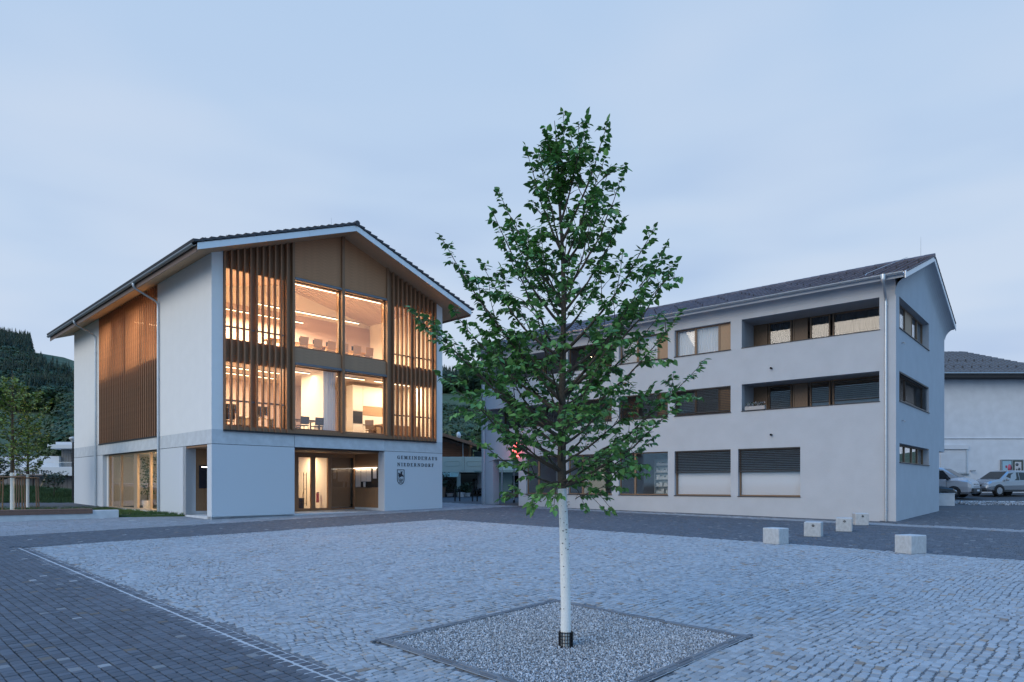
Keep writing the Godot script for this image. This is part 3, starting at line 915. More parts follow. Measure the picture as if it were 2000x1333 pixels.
func coat_of_arms(parent: Node) -> void:
	var o := Vector2(9.46, 2.42)
	var outer := []
	var inner := []
	for k in 13:
		var t := PI * k / 12.0
		outer.append(Vector2(-cos(t) * 0.225, -0.12 - sin(t) * 0.27))
		inner.append(Vector2(-cos(t) * 0.198, -0.12 - sin(t) * 0.24))
	var ring := [Vector2(-0.225, 0.37)]
	ring.append_array(outer)
	ring.append(Vector2(0.225, 0.37))
	var g := G.new()
	var shape := PackedVector2Array()
	for p in ring: shape.append(p + o)
	var hole := PackedVector2Array()
	hole.append(o + Vector2(-0.198, 0.342))
	for p in inner: hole.append(p + o)
	hole.append(o + Vector2(0.198, 0.342))
	# the rim as a band of quads
	for i in shape.size():
		var j := (i + 1) % shape.size()
		var a := shape[i]
		var b := shape[j]
		var c := hole[j]
		var d := hole[i]
		g.prism(PackedVector2Array([a, b, c, d]), 0.0, 0.02)
	var crest := put(g, "coat_of_arms", M.letter, parent)
	g = G.new()      # a prancing horse with its rider over scrolling waves
	var horse := [Vector2(-0.15, 0.02), Vector2(-0.13, 0.10), Vector2(-0.16, 0.17), Vector2(-0.12, 0.22), Vector2(-0.07, 0.17), Vector2(-0.02, 0.15), Vector2(0.0, 0.26), Vector2(0.035, 0.29), Vector2(0.05, 0.23), Vector2(0.10, 0.28), Vector2(0.12, 0.26), Vector2(0.08, 0.19), Vector2(0.09, 0.12), Vector2(0.15, 0.10), Vector2(0.165, 0.02), Vector2(0.14, -0.04), Vector2(0.12, 0.03), Vector2(0.06, 0.03), Vector2(0.01, -0.02), Vector2(-0.06, 0.0), Vector2(-0.09, -0.07), Vector2(-0.13, -0.06), Vector2(-0.10, 0.02)]
	var hp := PackedVector2Array()
	for p in horse: hp.append(p + o)
	g.prism(hp, 0.0, 0.016)
	put(g, "emblem", M.letter, crest)
	for k in 3:
		g = G.new()
		var y := -0.12 - k * 0.075
		var w := 0.16 - k * 0.035
		var pts := []
		for i in 9: pts.append(Vector3(o.x - w + 2.0 * w * i / 8.0, o.y + y + 0.018 * sin(i * 1.9 + k), 0.01))
		var r := []
		for i in 9: r.append(0.011 + 0.008 * absf(sin(i * 1.3 + k * 2.0)))
		g.tube(pts, r, 6)
		put(g, "emblem", M.letter, crest)

func local1(p: Vector3, turn := 0.0) -> Transform3D:
	return T1 * Transform3D(Basis(Vector3.UP, turn), p)
func make_chair(called: String, label: String, where: Transform3D, seat_m: Material, leg_m: Material, back_h: float, group := "") -> Node3D:
	var c := thing(called, label, "chair", where, group)
	put(CB(-0.23, 0.23, 0.43, 0.47, 0.22, -0.22), "seat", seat_m, c)
	var g := G.new()
	g.cbox(Vector3(0, 0.47 + back_h * 0.5 + 0.02, -0.25), Vector3(0.44, back_h, 0.025), 0.008, Basis(Vector3.RIGHT, -0.12))
	put(g, "backrest", seat_m, c)
	for s in [[-1, -1], [1, -1], [1, 1], [-1, 1]]:
		g = G.new()
		g.tube([Vector3(0.22 * s[0], 0, 0.22 * s[1]), Vector3(0.19 * s[0], 0.44, 0.18 * s[1])], [0.014, 0.018], 6)
		put(g, "leg", leg_m, c)
	return c
func linear_light(label: String, u0: float, u1: float, y: float, v: float, energy: float, m: Material, cable := 0.0, group := "", w := 0.07) -> void:
	var where := local1(Vector3((u0 + u1) * 0.5, y, -v))
	var t := thing("ceiling_light", label, "light", where, group)
	var l := u1 - u0
	put(B(-l * 0.5, l * 0.5, 0.0, 0.05, w * 0.5, -w * 0.5), "housing", M.blind_box, t)
	put(B(-l * 0.5 + 0.01, l * 0.5 - 0.01, -0.02, -0.001, w * 0.45, -w * 0.45), "light_tube", m, t)
	if cable > 0.0:
		for s in [-1.0, 1.0]:
			var g := G.new()
			g.tube([Vector3(s * l * 0.4, 0.05, 0), Vector3(s * l * 0.4, cable, 0)], [0.004, 0.004], 4)
			put(g, "cable", M.blind_box, t)
	if energy > 0.0: lamp(where * down(Vector3(0, -0.03, 0)), Vector2(l, w), energy * 5.0, Color(1.0, 0.86, 0.68), "ceiling_glow")
func town_hall_rooms() -> void:
	# council chamber
	linear_light("long pendant light over the council chamber by its front window", 3.3, 8.95, 10.6, 3.0, 20.0, M.lamp_warm, 1.3, "pendant lights", 0.08)
	linear_light("pendant light deeper in the council chamber near the timber wall", 2.2, 6.8, 10.6, 5.0, 14.0, M.lamp_warm, 1.2, "pendant lights", 0.08)
	linear_light("light line over the council window on the slatted office side", 3.7, 5.95, 11.10, 0.34, 1.3, M.lamp_warm)
	linear_light("light line over the council window on the lettered wall side", 6.24, 8.5, 11.10, 0.34, 1.3, M.lamp_warm)
	linear_light("light over the upper room behind the side slats, next to the council wall", 0.9, 3.5, 11.1, 8.4, 8.5, M.lamp_warm, 0.0, "upper room lights", 0.3)
	linear_light("light over the upper room behind the side slats, far from the council wall", 0.9, 3.5, 11.1, 13.4, 8.5, M.lamp_warm, 0.0, "upper room lights", 0.3)
	var first: Node3D = null
	for i in 7:
		var u := 3.95 + i * 0.72
		var where := local1(Vector3(u, 8.03, -1.25), PI)
		if first == null: first = make_chair("council_chair", "high-backed wooden chair in the row at the council chamber window", where, M.chair_wood, M.dark_wood, 0.42, "council chairs in a row")
		else: copy(first, where)
	var t := thing("council_table", "long wooden table behind the row of council chairs", "table", local1(Vector3(6.1, 8.03, -2.0)))
	put(CB(-2.8, 2.8, 0.71, 0.75, 0.4, -0.4), "tabletop", M.chair_wood, t)
	for x in [-2.6, 0.0, 2.6]: put(B(x - 0.03, x + 0.03, 0.0, 0.71, 0.35, -0.35), "leg", M.dark_wood, t)
	for i in 6:
		var w := thing("monitor", "small dark screen on the council table", "monitor", local1(Vector3(4.3 + i * 0.72, 8.78, -1.82)), "screens on the council table")
		put(CB(-0.17, 0.17, 0.06, 0.28, 0.012, -0.012), "screen", M.black, w)
		put(B(-0.06, 0.06, 0.0, 0.06, 0.04, -0.04), "stand", M.dark_metal, w)
	# first floor
	linear_light("ceiling light row closest to the office window", 0.6, 3.35, 7.37, 1.1, 3.4, M.lamp_warm, 0.0, "office ceiling lights", 0.1)
	linear_light("middle ceiling light row of the office", 0.6, 4.6, 7.37, 2.7, 4.5, M.lamp_warm, 0.0, "office ceiling lights", 0.1)
	linear_light("rear ceiling light row of the office", 0.6, 5.0, 7.37, 4.4, 4.5, M.lamp_warm, 0.0, "office ceiling lights", 0.1)
	linear_light("ceiling light over the dining table", 4.2, 5.35, 7.37, 1.7, 0.8, M.lamp_warm, 0.0, "", 0.08)
	linear_light("ceiling light in front of the kitchen cupboards", 6.7, 8.3, 7.37, 1.5, 1.5, M.lamp_warm, 0.0, "", 0.1)
	linear_light("short ceiling light over the kitchen desk", 8.9, 9.7, 7.37, 1.5, 1.1, M.lamp_warm, 0.0, "", 0.1)
	linear_light("ceiling light behind the slats over the lettered wall", 10.0, 11.6, 7.37, 1.6, 3.0, M.lamp_warm, 0.0, "", 0.1)
	var k := thing("kitchen_cupboard", "white fitted kitchen cupboard wall with built-in dark oven", "cupboard", local1(Vector3(8.3, 4.29, -2.6)))
	put(B(0, 1.95, 0, 2.95, 0, -0.6), "carcass", M.room_white, k)
	for d in [[0.01, 0.6, 0.02, 0.9], [0.01, 0.6, 1.62, 2.93], [0.62, 1.94, 0.02, 0.86], [0.62, 1.94, 1.9, 2.93]]: put(CB(d[0], d[1], d[2], d[3], 0.025, 0.002, 0.004), "cupboard_door", M.room_white, k)
	var ov := put(CB(0.02, 0.59, 0.95, 1.58, 0.035, 0.002, 0.006), "oven", M.black, k)
	put(CB(0.12, 0.49, 1.08, 1.38, 0.045, 0.037, 0.003), "oven_window", M.dark_metal, ov)
	put(B(0.62, 1.94, 0.88, 0.92, 0.05, 0.002), "worktop", M.black, k)
	put(B(0.62, 1.94, 1.4, 1.88, 0.01, 0.002), "niche_panel", M.oak, k)
	var dt := thing("dining_table", "dark wooden dining table at the window with the sheer curtain", "table", local1(Vector3(4.65, 4.29, -1.15)))
	put(CB(-0.7, 0.7, 0.70, 0.75, 0.45, -0.45), "tabletop", M.dark_wood, dt)
	for s in [[-1, -1], [1, -1], [1, 1], [-1, 1]]: put(B(0.62 * s[0], 0.68 * s[0], 0, 0.7, 0.38 * s[1], 0.43 * s[1]), "leg", M.dark_wood, dt)
	make_chair("dining_chair", "dark dining chair on the window side of the dining table", local1(Vector3(4.35, 4.29, -0.6), PI), M.dark_wood, M.dark_wood, 0.36)
	make_chair("dining_chair", "dark dining chair tucked under the dining table's far end", local1(Vector3(5.1, 4.29, -0.62), PI), M.dark_wood, M.dark_wood, 0.36)
	make_chair("dining_chair", "dark dining chair behind the dining table", local1(Vector3(4.6, 4.29, -1.85), 0.0), M.dark_wood, M.dark_wood, 0.36)
	make_chair("desk_chair", "light wooden chair before the kitchen window", local1(Vector3(8.2, 4.29, -0.75), 2.2), M.chair_wood, M.dark_wood, 0.46)
	var kd := thing("kitchen_desk", "narrow wooden table beside the light wooden chair", "table", local1(Vector3(8.75, 4.29, -1.0)))
	put(CB(-0.35, 0.5, 0.71, 0.74, 0.35, -0.35), "tabletop", M.chair_wood, kd)
	for x in [-0.3, 0.45]: put(B(x - 0.02, x + 0.02, 0, 0.71, 0.3, -0.3), "leg", M.dark_wood, kd)
	var g := G.new()
	for i in 14:
		var x := 5.35 + i * 0.045
		g.box(Vector3(x, 5.86, -0.42 - 0.03 * (i % 2)), Vector3(0.05, 3.0, 0.012), Basis(Vector3.UP, 0.5 if i % 2 == 0 else -0.5))
	var cu := put(g, "curtain", M.curtain)
	cu.transform = T1
	tag(cu, "sheer pale curtain drawn aside in the dining table's window", "curtain")
	# office behind the left slats
	for i in 2:
		var d := thing("office_desk", ["office desk with dark monitor next to the white end wall", "office desk with dark monitor by the window mullion"][i], "desk", local1(Vector3(1.35 + i * 1.4, 4.29, -1.5)), "office desks")
		put(CB(-0.6, 0.6, 0.71, 0.745, 0.38, -0.38), "desktop", M.room_white, d)
		put(B(-0.55, -0.2, 0.05, 0.7, 0.3, -0.3), "drawer_unit", M.light_wood, d)
		put(B(0.52, 0.56, 0.0, 0.71, 0.3, -0.3), "leg", M.dark_metal, d)
		var mo := thing("monitor", ["wide dark monitor standing on the desk by the white end wall", "wide dark monitor standing on the desk by the mullion"][i], "monitor", local1(Vector3(1.35 + i * 1.4, 5.035, -1.42)), "office monitors")
		put(CB(-0.38, 0.38, 0.12, 0.52, 0.02, -0.02), "screen", M.black, mo)
		put(B(-0.08, 0.08, 0.0, 0.12, 0.06, -0.06), "stand", M.dark_metal, mo)
	make_chair("office_chair", "black office chair at the desk behind the office slats", local1(Vector3(1.0, 4.29, -0.8), PI), M.black, M.dark_metal, 0.5)
	var sb := thing("sideboard", "low white sideboard behind the slats over the lettered wall", "sideboard", local1(Vector3(10.4, 4.29, -1.6)))
	put(CB(-1.2, 1.2, 0.1, 0.85, 0.25, -0.25), "carcass", M.light_wood, sb)
	put(CB(-1.22, 1.22, 0.85, 0.89, 0.27, -0.27), "top", M.room_white, sb)
	# foyer and reception
	linear_light("ceiling light inside the entrance foyer", 4.6, 6.8, 3.5, 4.4, 2.6, M.lamp_warm, 0.0, "", 0.2)
	linear_light("twin ceiling light of the reception, outer tube", 1.0, 3.4, 3.52, 7.2, 4.0, M.lamp_warm, 0.0, "reception lights", 0.1)
	linear_light("twin ceiling light of the reception, inner tube", 1.0, 3.4, 3.52, 7.9, 3.0, M.lamp_warm, 0.0, "reception lights", 0.1)
	var rc := thing("reception_counter", "green reception counter behind the ground-floor side window", "counter", local1(Vector3(1.7, 0.75, -8.4)))
	put(CB(-0.3, 0.3, 0.0, 1.05, 1.9, -1.6), "front", plain(Color(0.10, 0.12, 0.085), 0.5), rc)
	put(CB(-0.36, 0.36, 1.05, 1.10, 1.95, -1.65), "top", M.room_white, rc)
	var sb2 := thing("low_sideboard", "light wooden sideboard with a small lamp in the reception", "sideboard", local1(Vector3(2.4, 0.75, -12.6)))
	put(CB(-0.3, 0.3, 0.25, 1.1, 1.0, -1.0), "carcass", M.oak, sb2)
	for s in [[-1, -1], [1, -1], [1, 1], [-1, 1]]: put(B(0.22 * s[0], 0.27 * s[0], 0, 0.25, 0.9 * s[1], 0.95 * s[1]), "leg", M.dark_wood, sb2)
	var pl := thing("pot_plant", "tall indoor fig tree behind the ground-floor side window", "plant", local1(Vector3(1.0, 0.75, -10.9)))
	g = G.new()
	g.tube([Vector3(0, 0, 0), Vector3(0, 0.42, 0)], [0.2, 0.26], 12)
	put(g, "pot", M.room_white, pl)
	g = G.new()
	g.tube([Vector3(0, 0.4, 0), Vector3(0.05, 1.3, 0.04), Vector3(0.0, 2.5, 0.0)], [0.03, 0.022, 0.01], 6)
	put(g, "stem", M.bark, pl)
	var xfs := []
	var cols := []
	for i in 260:
		var y := rng.randf_range(0.75, 2.75)
		var a := rng.randf() * TAU
		var r := rng.randf_range(0.05, 0.5) * (0.5 + 0.5 * sin(y * 3.0) * sin(y * 3.0))
		xfs.append(leaf_xf(Vector3(cos(a) * r, y, sin(a) * r), Vector3(cos(a), -0.4, sin(a)), rng.randf_range(0.07, 0.13)))
		cols.append(Color(0.04, 0.075, 0.03) * rng.randf_range(0.6, 1.4))
	many("foliage", leaf_mesh(), M.foliage, xfs, cols, pl)
	var bin := thing("umbrella_stand", "dark umbrella stand inside the entrance door", "stand", local1(Vector3(5.85, 0.72, -3.5)))
	g = G.new()
	g.tube([Vector3(0, 0, 0), Vector3(0, 0.62, 0)], [0.15, 0.17], 14)
	put(g, "bin", M.black, bin)
	g = G.new()
	g.tube([Vector3(0.02, 0.3, 0), Vector3(0.12, 0.95, 0.03)], [0.02, 0.012], 6)
	put(g, "umbrella", M.dark_wood, bin)
	var ext := thing("fire_extinguisher", "red fire extinguisher on the foyer wall", "extinguisher", local1(Vector3(6.85, 1.1, -3.6)))
	g = G.new()
	g.tube([Vector3(0, 0, 0), Vector3(0, 0.45, 0), Vector3(0, 0.5, 0)], [0.075, 0.075, 0.03], 12)
	put(g, "cylinder", plain(Color(0.35, 0.02, 0.02), 0.3), ext)
	put(B(-0.05, 0.08, 0.5, 0.54, 0.02, -0.02), "valve", M.black, ext)
	# notice cases in the porch
	var nc := thing("notice_case", "lit glass notice case full of papers on the porch side wall", "notice board", local1(Vector3(8.5, 1.88, -0.6)))
	put(B(0.0, 0.05, 0, 1.0, 0, -2.15), "back_panel", M.black, nc)
	var paper := mottled(Color(0.62, 0.58, 0.56), 0.18, 0.8, Vector3.ONE * 3.0, 0.05, 71)
	for p in [[0.12, 0.42, 0.45, 0.98], [0.6, 1.0, 0.3, 0.95], [1.02, 1.5, 0.3, 0.95], [1.1, 1.3, 0.02, 0.28], [1.55, 1.78, 0.02, 0.98], [1.8, 2.02, 0.02, 0.98]]:
		put(B(-0.012, -0.004, p[2], p[3], -p[0], -p[1]), "paper", paper, nc)
	put(B(-0.07, -0.02, 0.985, 1.01, -0.03, -2.12), "light_strip", M.lamp_white, nc)
	lamp(T1 * Transform3D(Basis(Vector3.UP, 0), Vector3(8.44, 2.86, -1.67)) * Transform3D(Basis(Vector3.RIGHT, -PI / 2), Vector3.ZERO) * Transform3D(Basis(Vector3(0, 0, 1), PI / 2), Vector3.ZERO), Vector2(2.05, 0.05), 0.55, Color(1.0, 0.86, 0.68), "notice_glow")
	var sc := thing("information_screen", "dark information display set in the porch boards with a light strip above", "display", local1(Vector3(0.55, 1.85, -2.76)))
	put(CB(0, 1.5, 0, 1.02, 0.03, 0.0, 0.006), "screen", plain(Color(0.012, 0.014, 0.025), 0.15), sc)
	put(B(0.1, 1.4, 0.93, 0.97, 0.08, 0.04), "light_strip", M.lamp_white, sc)
	var sd := thing("info_panel", "bright backlit panel standing edge-on behind the concrete screen wall", "display", local1(Vector3(0.62, 1.9, -1.15)))
	put(CB(0, 0.05, 0, 0.7, 0.0, -0.42, 0.006), "casing", M.black, sd)
	put(B(-0.008, -0.001, 0.03, 0.67, -0.03, -0.39), "screen_light", M.screen_light, sd)
	put(B(0.01, 0.04, -1.2, 0.0, -0.15, -0.25), "leg", M.black, sd)

# ---------------------------------------------------------------- apartment house; own axes: x along the long front (0 at its corner with the gable, negative away from it), -z into the building
var T2 := Transform3D(Basis(Vector3.UP, deg_to_rad(-40.9)), Vector3(15.116, 0, -26.848))
var GABLE2 := Transform3D(Basis(Vector3(0, 0, -1), Vector3.UP, Vector3(1, 0, 0)), Vector3.ZERO)   # gable end: own x runs into the depth
func flats_window(H: Node3D, xf: Transform3D, x0: float, x1: float, y0: float, y1: float, o: Dictionary) -> void:
	var deep: float = o.get("deep", 0.17)
	var z := -deep
	var g := G.new()
	var f := 0.055
	g.span(Vector3(x0, y0, z), Vector3(x0 + f, y1, z - 0.08)); g.span(Vector3(x1 - f, y0, z), Vector3(x1, y1, z - 0.08))
	g.span(Vector3(x0 + f, y0, z - 0.002), Vector3(x1 - f, y0 + f, z - 0.078)); g.span(Vector3(x0 + f, y1 - f, z - 0.002), Vector3(x1 - f, y1, z - 0.078))
	var cuts: Array = o.get("cuts", [])
	for c in cuts:
		var x := lerpf(x0, x1, c)
		g.span(Vector3(x - 0.05, y0 + f, z - 0.003), Vector3(x + 0.05, y1 - f, z - 0.077))
	var w := put(g, "window", M.window_wood, H)
	w.transform = xf
	var xs := [0.0]
	xs.append_array(cuts)
	xs.append(1.0)
	for i in xs.size() - 1:
		var a := lerpf(x0, x1, xs[i]) + (0.05 if i > 0 else f)
		var b := lerpf(x0, x1, xs[i + 1]) - (0.05 if i < xs.size() - 2 else f)
		if o.get("panels", []).has(i):
			put(B(a, b, y0 + f, y1 - f, z - 0.02, z - 0.06), "wood_panel", M.oak, w)
		else:
			var p := pane(w, a, b, y0 + f, y1 - f, z - 0.04, M.pane_dark)
			if o.get("tilted", []).has(i):      # a sash tipped inwards
				p.transform = Transform3D(Basis(Vector3.RIGHT, -0.06), Vector3(0, 0, 0)).translated_local(Vector3.ZERO)
				p.position = Vector3(0, y0 - (Basis(Vector3.RIGHT, -0.06) * Vector3(0, y0, z - 0.04)).y, z - 0.05 - (Basis(Vector3.RIGHT, -0.06) * Vector3(0, y0, z - 0.04)).z)
	g = G.new()
	g.cbox(Vector3((x0 + x1) * 0.5, y0 - 0.012, -deep * 0.5 + 0.02), Vector3(x1 - x0 + 0.05, 0.035, deep + 0.05), 0.008)
	put(g, "sill", M.sill, w)
	if o.has("blind"):                 # outside venetian blind from the top down to o.blind
		var low: float = o.blind
		var n := int((y1 - low) / 0.078)
		g = G.new()
		g.cbox(Vector3.ZERO, Vector3(x1 - x0 - 0.04, 0.006, 0.07), 0.002, Basis(Vector3.RIGHT, o.get("tilt", 0.34)))
		var sm := g.mesh()
		var holder := put(B(x0 + 0.01, x1 - 0.01, y1 - 0.05, y1 - 0.005, -0.02, -0.09), "venetian_blind", M.blind, w)
		for i in n:
			var s := put(sm, "slat", M.blind, w)
			s.position = Vector3((x0 + x1) * 0.5, y1 - 0.09 - i * 0.078, -deep * 0.5 + 0.02)
		holder.set_meta("label", "dark metal blind box")
		put(B(x0 + 0.02, x1 - 0.02, low - 0.015, low + 0.02, -deep * 0.5 + 0.04, -deep * 0.5), "bottom_rail", M.blind, w)
	if o.has("shade"):
		put(B(x0 + 0.06, x1 - 0.06, y0 + 0.06, o.shade, z - 0.10, z - 0.104), "shade", M.shade_cloth, w)
	if o.has("curtain"):
		g = G.new()
		var xa := lerpf(x0, x1, o.curtain[0])
		var xb := lerpf(x0, x1, o.curtain[1])
		var k := int((xb - xa) / 0.06)
		for i in k:
			var a := Vector3(xa + i * 0.06, y0, z - 0.16 - 0.035 * (i % 2))
			var b := Vector3(xa + (i + 1) * 0.06, y0, z - 0.16 - 0.035 * ((i + 1) % 2))
			g.quad(a, b, b + Vector3(0, y1 - y0, 0), a + Vector3(0, y1 - y0, 0))
		put(g, "curtain", M.curtain, w)
func rail_tube(g: G, a: Vector3, b: Vector3, r: float) -> void: g.tube([a, b], [r, r], 6)
func apartment_house() -> void:
	var H := thing("apartment_house", "long grey rendered apartment house with shops and corner loggias", "building", T2)
	var g := G.new()
	var holes := [[-21.5, -19.49, -1.0, 3.5]]
	for w in [[3.65, 6.39], [6.74, 9.56], [9.92, 12.71], [13.14, 15.96], [16.3, 18.92]]: holes.append([-w[1], -w[0], 1.5, 3.64])
	for w in [[6.74, 9.56], [9.92, 12.71], [13.14, 15.96], [0.59, 6.22], [16.3, 21.92]]:
		holes.append([-w[1], -w[0], 5.34, 6.56]); holes.append([-w[1], -w[0], 8.21, 9.5])
	g.wall(-22.45, 0, -0.3, 9.72, holes, 0.35)
	put(g, "long_wall", M.grey_plaster, H)
	g = G.new()
	g.wall(0.35, 10.84, 3.68, 9.72, [[0.58, 6.72, 8.3, 9.55], [0.58, 6.72, 5.38, 6.57]], 0.35, GABLE2)
	g.wall(0.35, 9.35, -0.3, 3.68, [[0.62, 6.74, 2.92, 3.68]], 0.35, GABLE2)
	g.prism(PackedVector2Array([Vector2(0.0, 9.72), Vector2(10.84, 9.72), Vector2(10.84, 9.9), Vector2(5.42, 12.0), Vector2(0, 9.9)]), -0.35, 0.0, GABLE2)
	put(g, "gable_wall", M.grey_plaster, H)
	g = G.new()
	g.span(Vector3(-22.45, 3.5, -0.36), Vector3(-22.1, 9.9, -10.84)); g.span(Vector3(-22.1, 3.69, -10.5), Vector3(-0.36, 9.9, -10.83)); g.span(Vector3(-19.49, -0.3, -9.0), Vector3(-0.36, 3.68, -9.34))
	g.prism(PackedVector2Array([Vector2(0.0, 9.9), Vector2(10.84, 9.9), Vector2(5.42, 12.0)]), 22.1, 22.45, Transform3D(Basis(Vector3(0, 0, -1), Vector3.UP, Vector3(1, 0, 0)).scaled(Vector3(1, 1, 1)), Vector3(-44.55, 0, 0)))
	g.span(Vector3(-19.49, -0.3, -0.36), Vector3(-19.2, 3.5, -9.0))
	put(g, "rear_wall", M.grey_plaster, H)
	g = G.new()
	g.span(Vector3(-22.44, -0.3, -0.36), Vector3(-21.51, 3.5, -0.55))
	put(g, "pillar", M.grey_plaster, H)
	g = G.new()
	for y in [[0.3, 0.85], [3.70, 4.2], [6.75, 7.2]]: g.span(Vector3(-22.1 if y[0] > 1.0 else -19.2, y[0], -0.36), Vector3(-0.36, y[1], -10.4 if y[0] > 1.0 else -9.0))
	g.span(Vector3(-22.1, 3.5, -0.36), Vector3(-19.2, 3.69, -10.8))
	g.span(Vector3(-22.1, 9.62, -0.36), Vector3(-0.36, 9.85, -10.4))
	put(g, "floor_slab", M.loggia_ceiling, H)
	put(B(-22.1, -0.4, 4.2, 9.6, -5.4, -5.5), "inner_wall", M.loggia_ceiling, H)
	put(B(-19.1, -0.4, 0.85, 3.7, -5.0, -5.1), "inner_wall", M.loggia_ceiling, H)
	for x in [-19.15, -16.13, -12.92, -6.56]: put(B(x - 0.05, x + 0.05, 0.85, 3.69, -0.36, -5.0), "inner_wall", M.loggia_ceiling, H)
	# flared cornice under eaves and verge
	var prof := [Vector2(0, -0.62)]
	for k in 9:
		var a := PI / 2 * k / 8.0
		prof.append(Vector2(0.42 * (1.0 - cos(a)), -0.62 + 0.60 * sin(a)))
	prof.append(Vector2(0.0, -0.02))
	g = G.new()
	g.prism(PackedVector2Array(prof), -22.45, 0.0, Transform3D(Basis(Vector3(0, 0, 1), Vector3.UP, Vector3(-1, 0, 0)), Vector3(-22.45, 10.22, 0)))
	g.span(Vector3(-22.45, 9.72, 0), Vector3(-0.0, 10.2, -0.34))
	put(g, "cornice", M.grey_plaster, H)
	g = G.new()
	for s in [1.0, -1.0]:      # flare along the two slopes of the gable
		var e := Vector3(0, -0.353, s).normalized()
		var up := Vector3(0, 1, s * 0.353).normalized()
		var ln := 5.42 / absf(e.z)
		var ring0 := []
		for p in prof: ring0.append([p.x, p.y])
		for i in prof.size() - 1:
			var a: Vector2 = prof[i]
			var b: Vector2 = prof[i + 1]
			var top := Vector3(0.0, 12.08, -5.42)
			var q := func(p: Vector2, t: float) -> Vector3: return top + Vector3(p.x, 0, 0) + up * p.y + e * (t * (ln + 0.4) + (p.y * 0.353 if t == 0.0 else 0.0))
			if s > 0: g.quad(q.call(a, 1.0), q.call(a, 0.0), q.call(b, 0.0), q.call(b, 1.0))
			else: g.quad(q.call(a, 0.0), q.call(a, 1.0), q.call(b, 1.0), q.call(b, 0.0))
	put(g, "cornice", M.grey_plaster, H)
	# roof
	var sl := atan(0.353)
	for s in [1.0, -1.0]:
		var zz := func(t: float) -> float: return -5.42 + s * t
		g = G.new()
		g.prism(PackedVector2Array([Vector2(zz.call(0.0), 12.10), Vector2(zz.call(5.92), 10.01), Vector2(zz.call(5.92), 10.16), Vector2(zz.call(0.0), 12.25)]), -0.36, 22.8, Transform3D(Basis(Vector3(0, 0, 1), Vector3.UP, Vector3(-1, 0, 0)), Vector3.ZERO))
		put(g, "roof_deck", M.grey_plaster, H)
		for k in 3:
			var a := k * 5.97 / 3.0
			var b := (k + 1) * 5.97 / 3.0 - 0.008
			g = G.new()
			g.prism(PackedVector2Array([Vector2(zz.call(a), 12.06 - a * 0.353), Vector2(zz.call(b), 12.06 - b * 0.353), Vector2(zz.call(b), 12.33 - b * 0.353), Vector2(zz.call(a), 12.33 - a * 0.353)]), -0.44, -0.41, Transform3D(Basis(Vector3(0, 0, 1), Vector3.UP, Vector3(-1, 0, 0)), Vector3.ZERO))
			put(g, "verge_flashing", M.fascia, H)
		g = G.new()
		var ring := []
		for k in 9: ring.append(Vector2(cos(PI + PI * k / 8.0), sin(PI + PI * k / 8.0)) * 0.085)
		for k in 9: ring.append(Vector2(cos(TAU - PI * k / 8.0), sin(TAU - PI * k / 8.0)) * 0.074)
		g.prism(PackedVector2Array(ring), -0.38, 22.85, Transform3D(Basis(Vector3(0, 0, 1), Vector3.UP, Vector3(-1, 0, 0)), Vector3(0, 10.2, zz.call(6.03))))
		put(g, "gutter", M.zinc, H)
	# roof tiles: one mesh, laid course by course; those near the gable one by one
	var tm: Array = []
	for v in 2:
		g = G.new()
		var k := 7
		for i in k:      # flat pan with a roll at one side
			var xa := -0.155 + 0.31 * i / k
			var xb := -0.155 + 0.31 * (i + 1) / k
			var h := func(x: float) -> float: return 0.028 + 0.030 * exp(-pow((x - 0.115) / 0.035, 2.0)) + 0.006 * exp(-pow((x + 0.1) / 0.03, 2.0))
			var ya: float = h.call(xa)
			var yb: float = h.call(xb)
			g.quad(Vector3(xa, ya + 0.03, 0.2), Vector3(xb, yb + 0.03, 0.2), Vector3(xb, yb, -0.21), Vector3(xa, ya, -0.21))
			g.quad(Vector3(xa, 0.0, 0.2), Vector3(xb, 0.0, 0.2), Vector3(xb, yb + 0.03, 0.2), Vector3(xa, ya + 0.03, 0.2))
		g.quad(Vector3(0.155, 0, 0.2), Vector3(0.155, 0, -0.21), Vector3(0.155, 0.03, -0.21), Vector3(0.155, 0.06, 0.2))
		tm.append(g.mesh())
	var mats := [M.tile, M.tile_pale, M.tile_deep]
	var rest := [[], [], []]
	var list := []
	var hooks := []
	for s in [1.0, -1.0]:
		for r in 16:
			for c in 75:
				var t := 0.28 + r * 0.372
				var x := 0.32 - c * 0.31
				var b := Basis(Vector3.RIGHT, sl) if s > 0 else Basis(Vector3.UP, PI) * Basis(Vector3.RIGHT, sl)
				var p := Vector3(x, 12.27 - t * sin(sl) + rng.randf_range(-0.003, 0.003), -5.42 + s * t * cos(sl))
				list.append([Transform3D(b, p), c if s > 0 else 200 + c])
				if s > 0 and (r % 3 == 1) and (c + (r / 3) * 2) % 4 == 0 and r > 1:
					hooks.append(Transform3D(b, p + b * Vector3(0, 0.05, 0.05)))
	list.sort_custom(func(a, b): return a[1] < b[1])
	for i in list.size():
		var k := rng.randi() % 3
		if i < 300: put(tm[0], "roof_tile", mats[k], H).transform = list[i][0]
		else: rest[k].append(list[i][0])
	for k in 3: many("roof_tile_field", tm[0], mats[k], rest[k], [], H)
	g = G.new()
	g.box(Vector3(0, 0.045, 0), Vector3(0.05, 0.09, 0.02)); g.box(Vector3(0, 0.01, -0.05), Vector3(0.04, 0.015, 0.12))
	many("snow_guard", g.mesh(), M.tile_dark, hooks, [], H)
	for i in 57:
		g = G.new()
		g.tube([Vector3(0.46 - i * 0.41, 12.29, -5.42), Vector3(0.04 - i * 0.41, 12.31, -5.42)], [0.125, 0.115], 9)
		put(g, "ridge_tile", mats[i % 3], H)
	g = G.new()
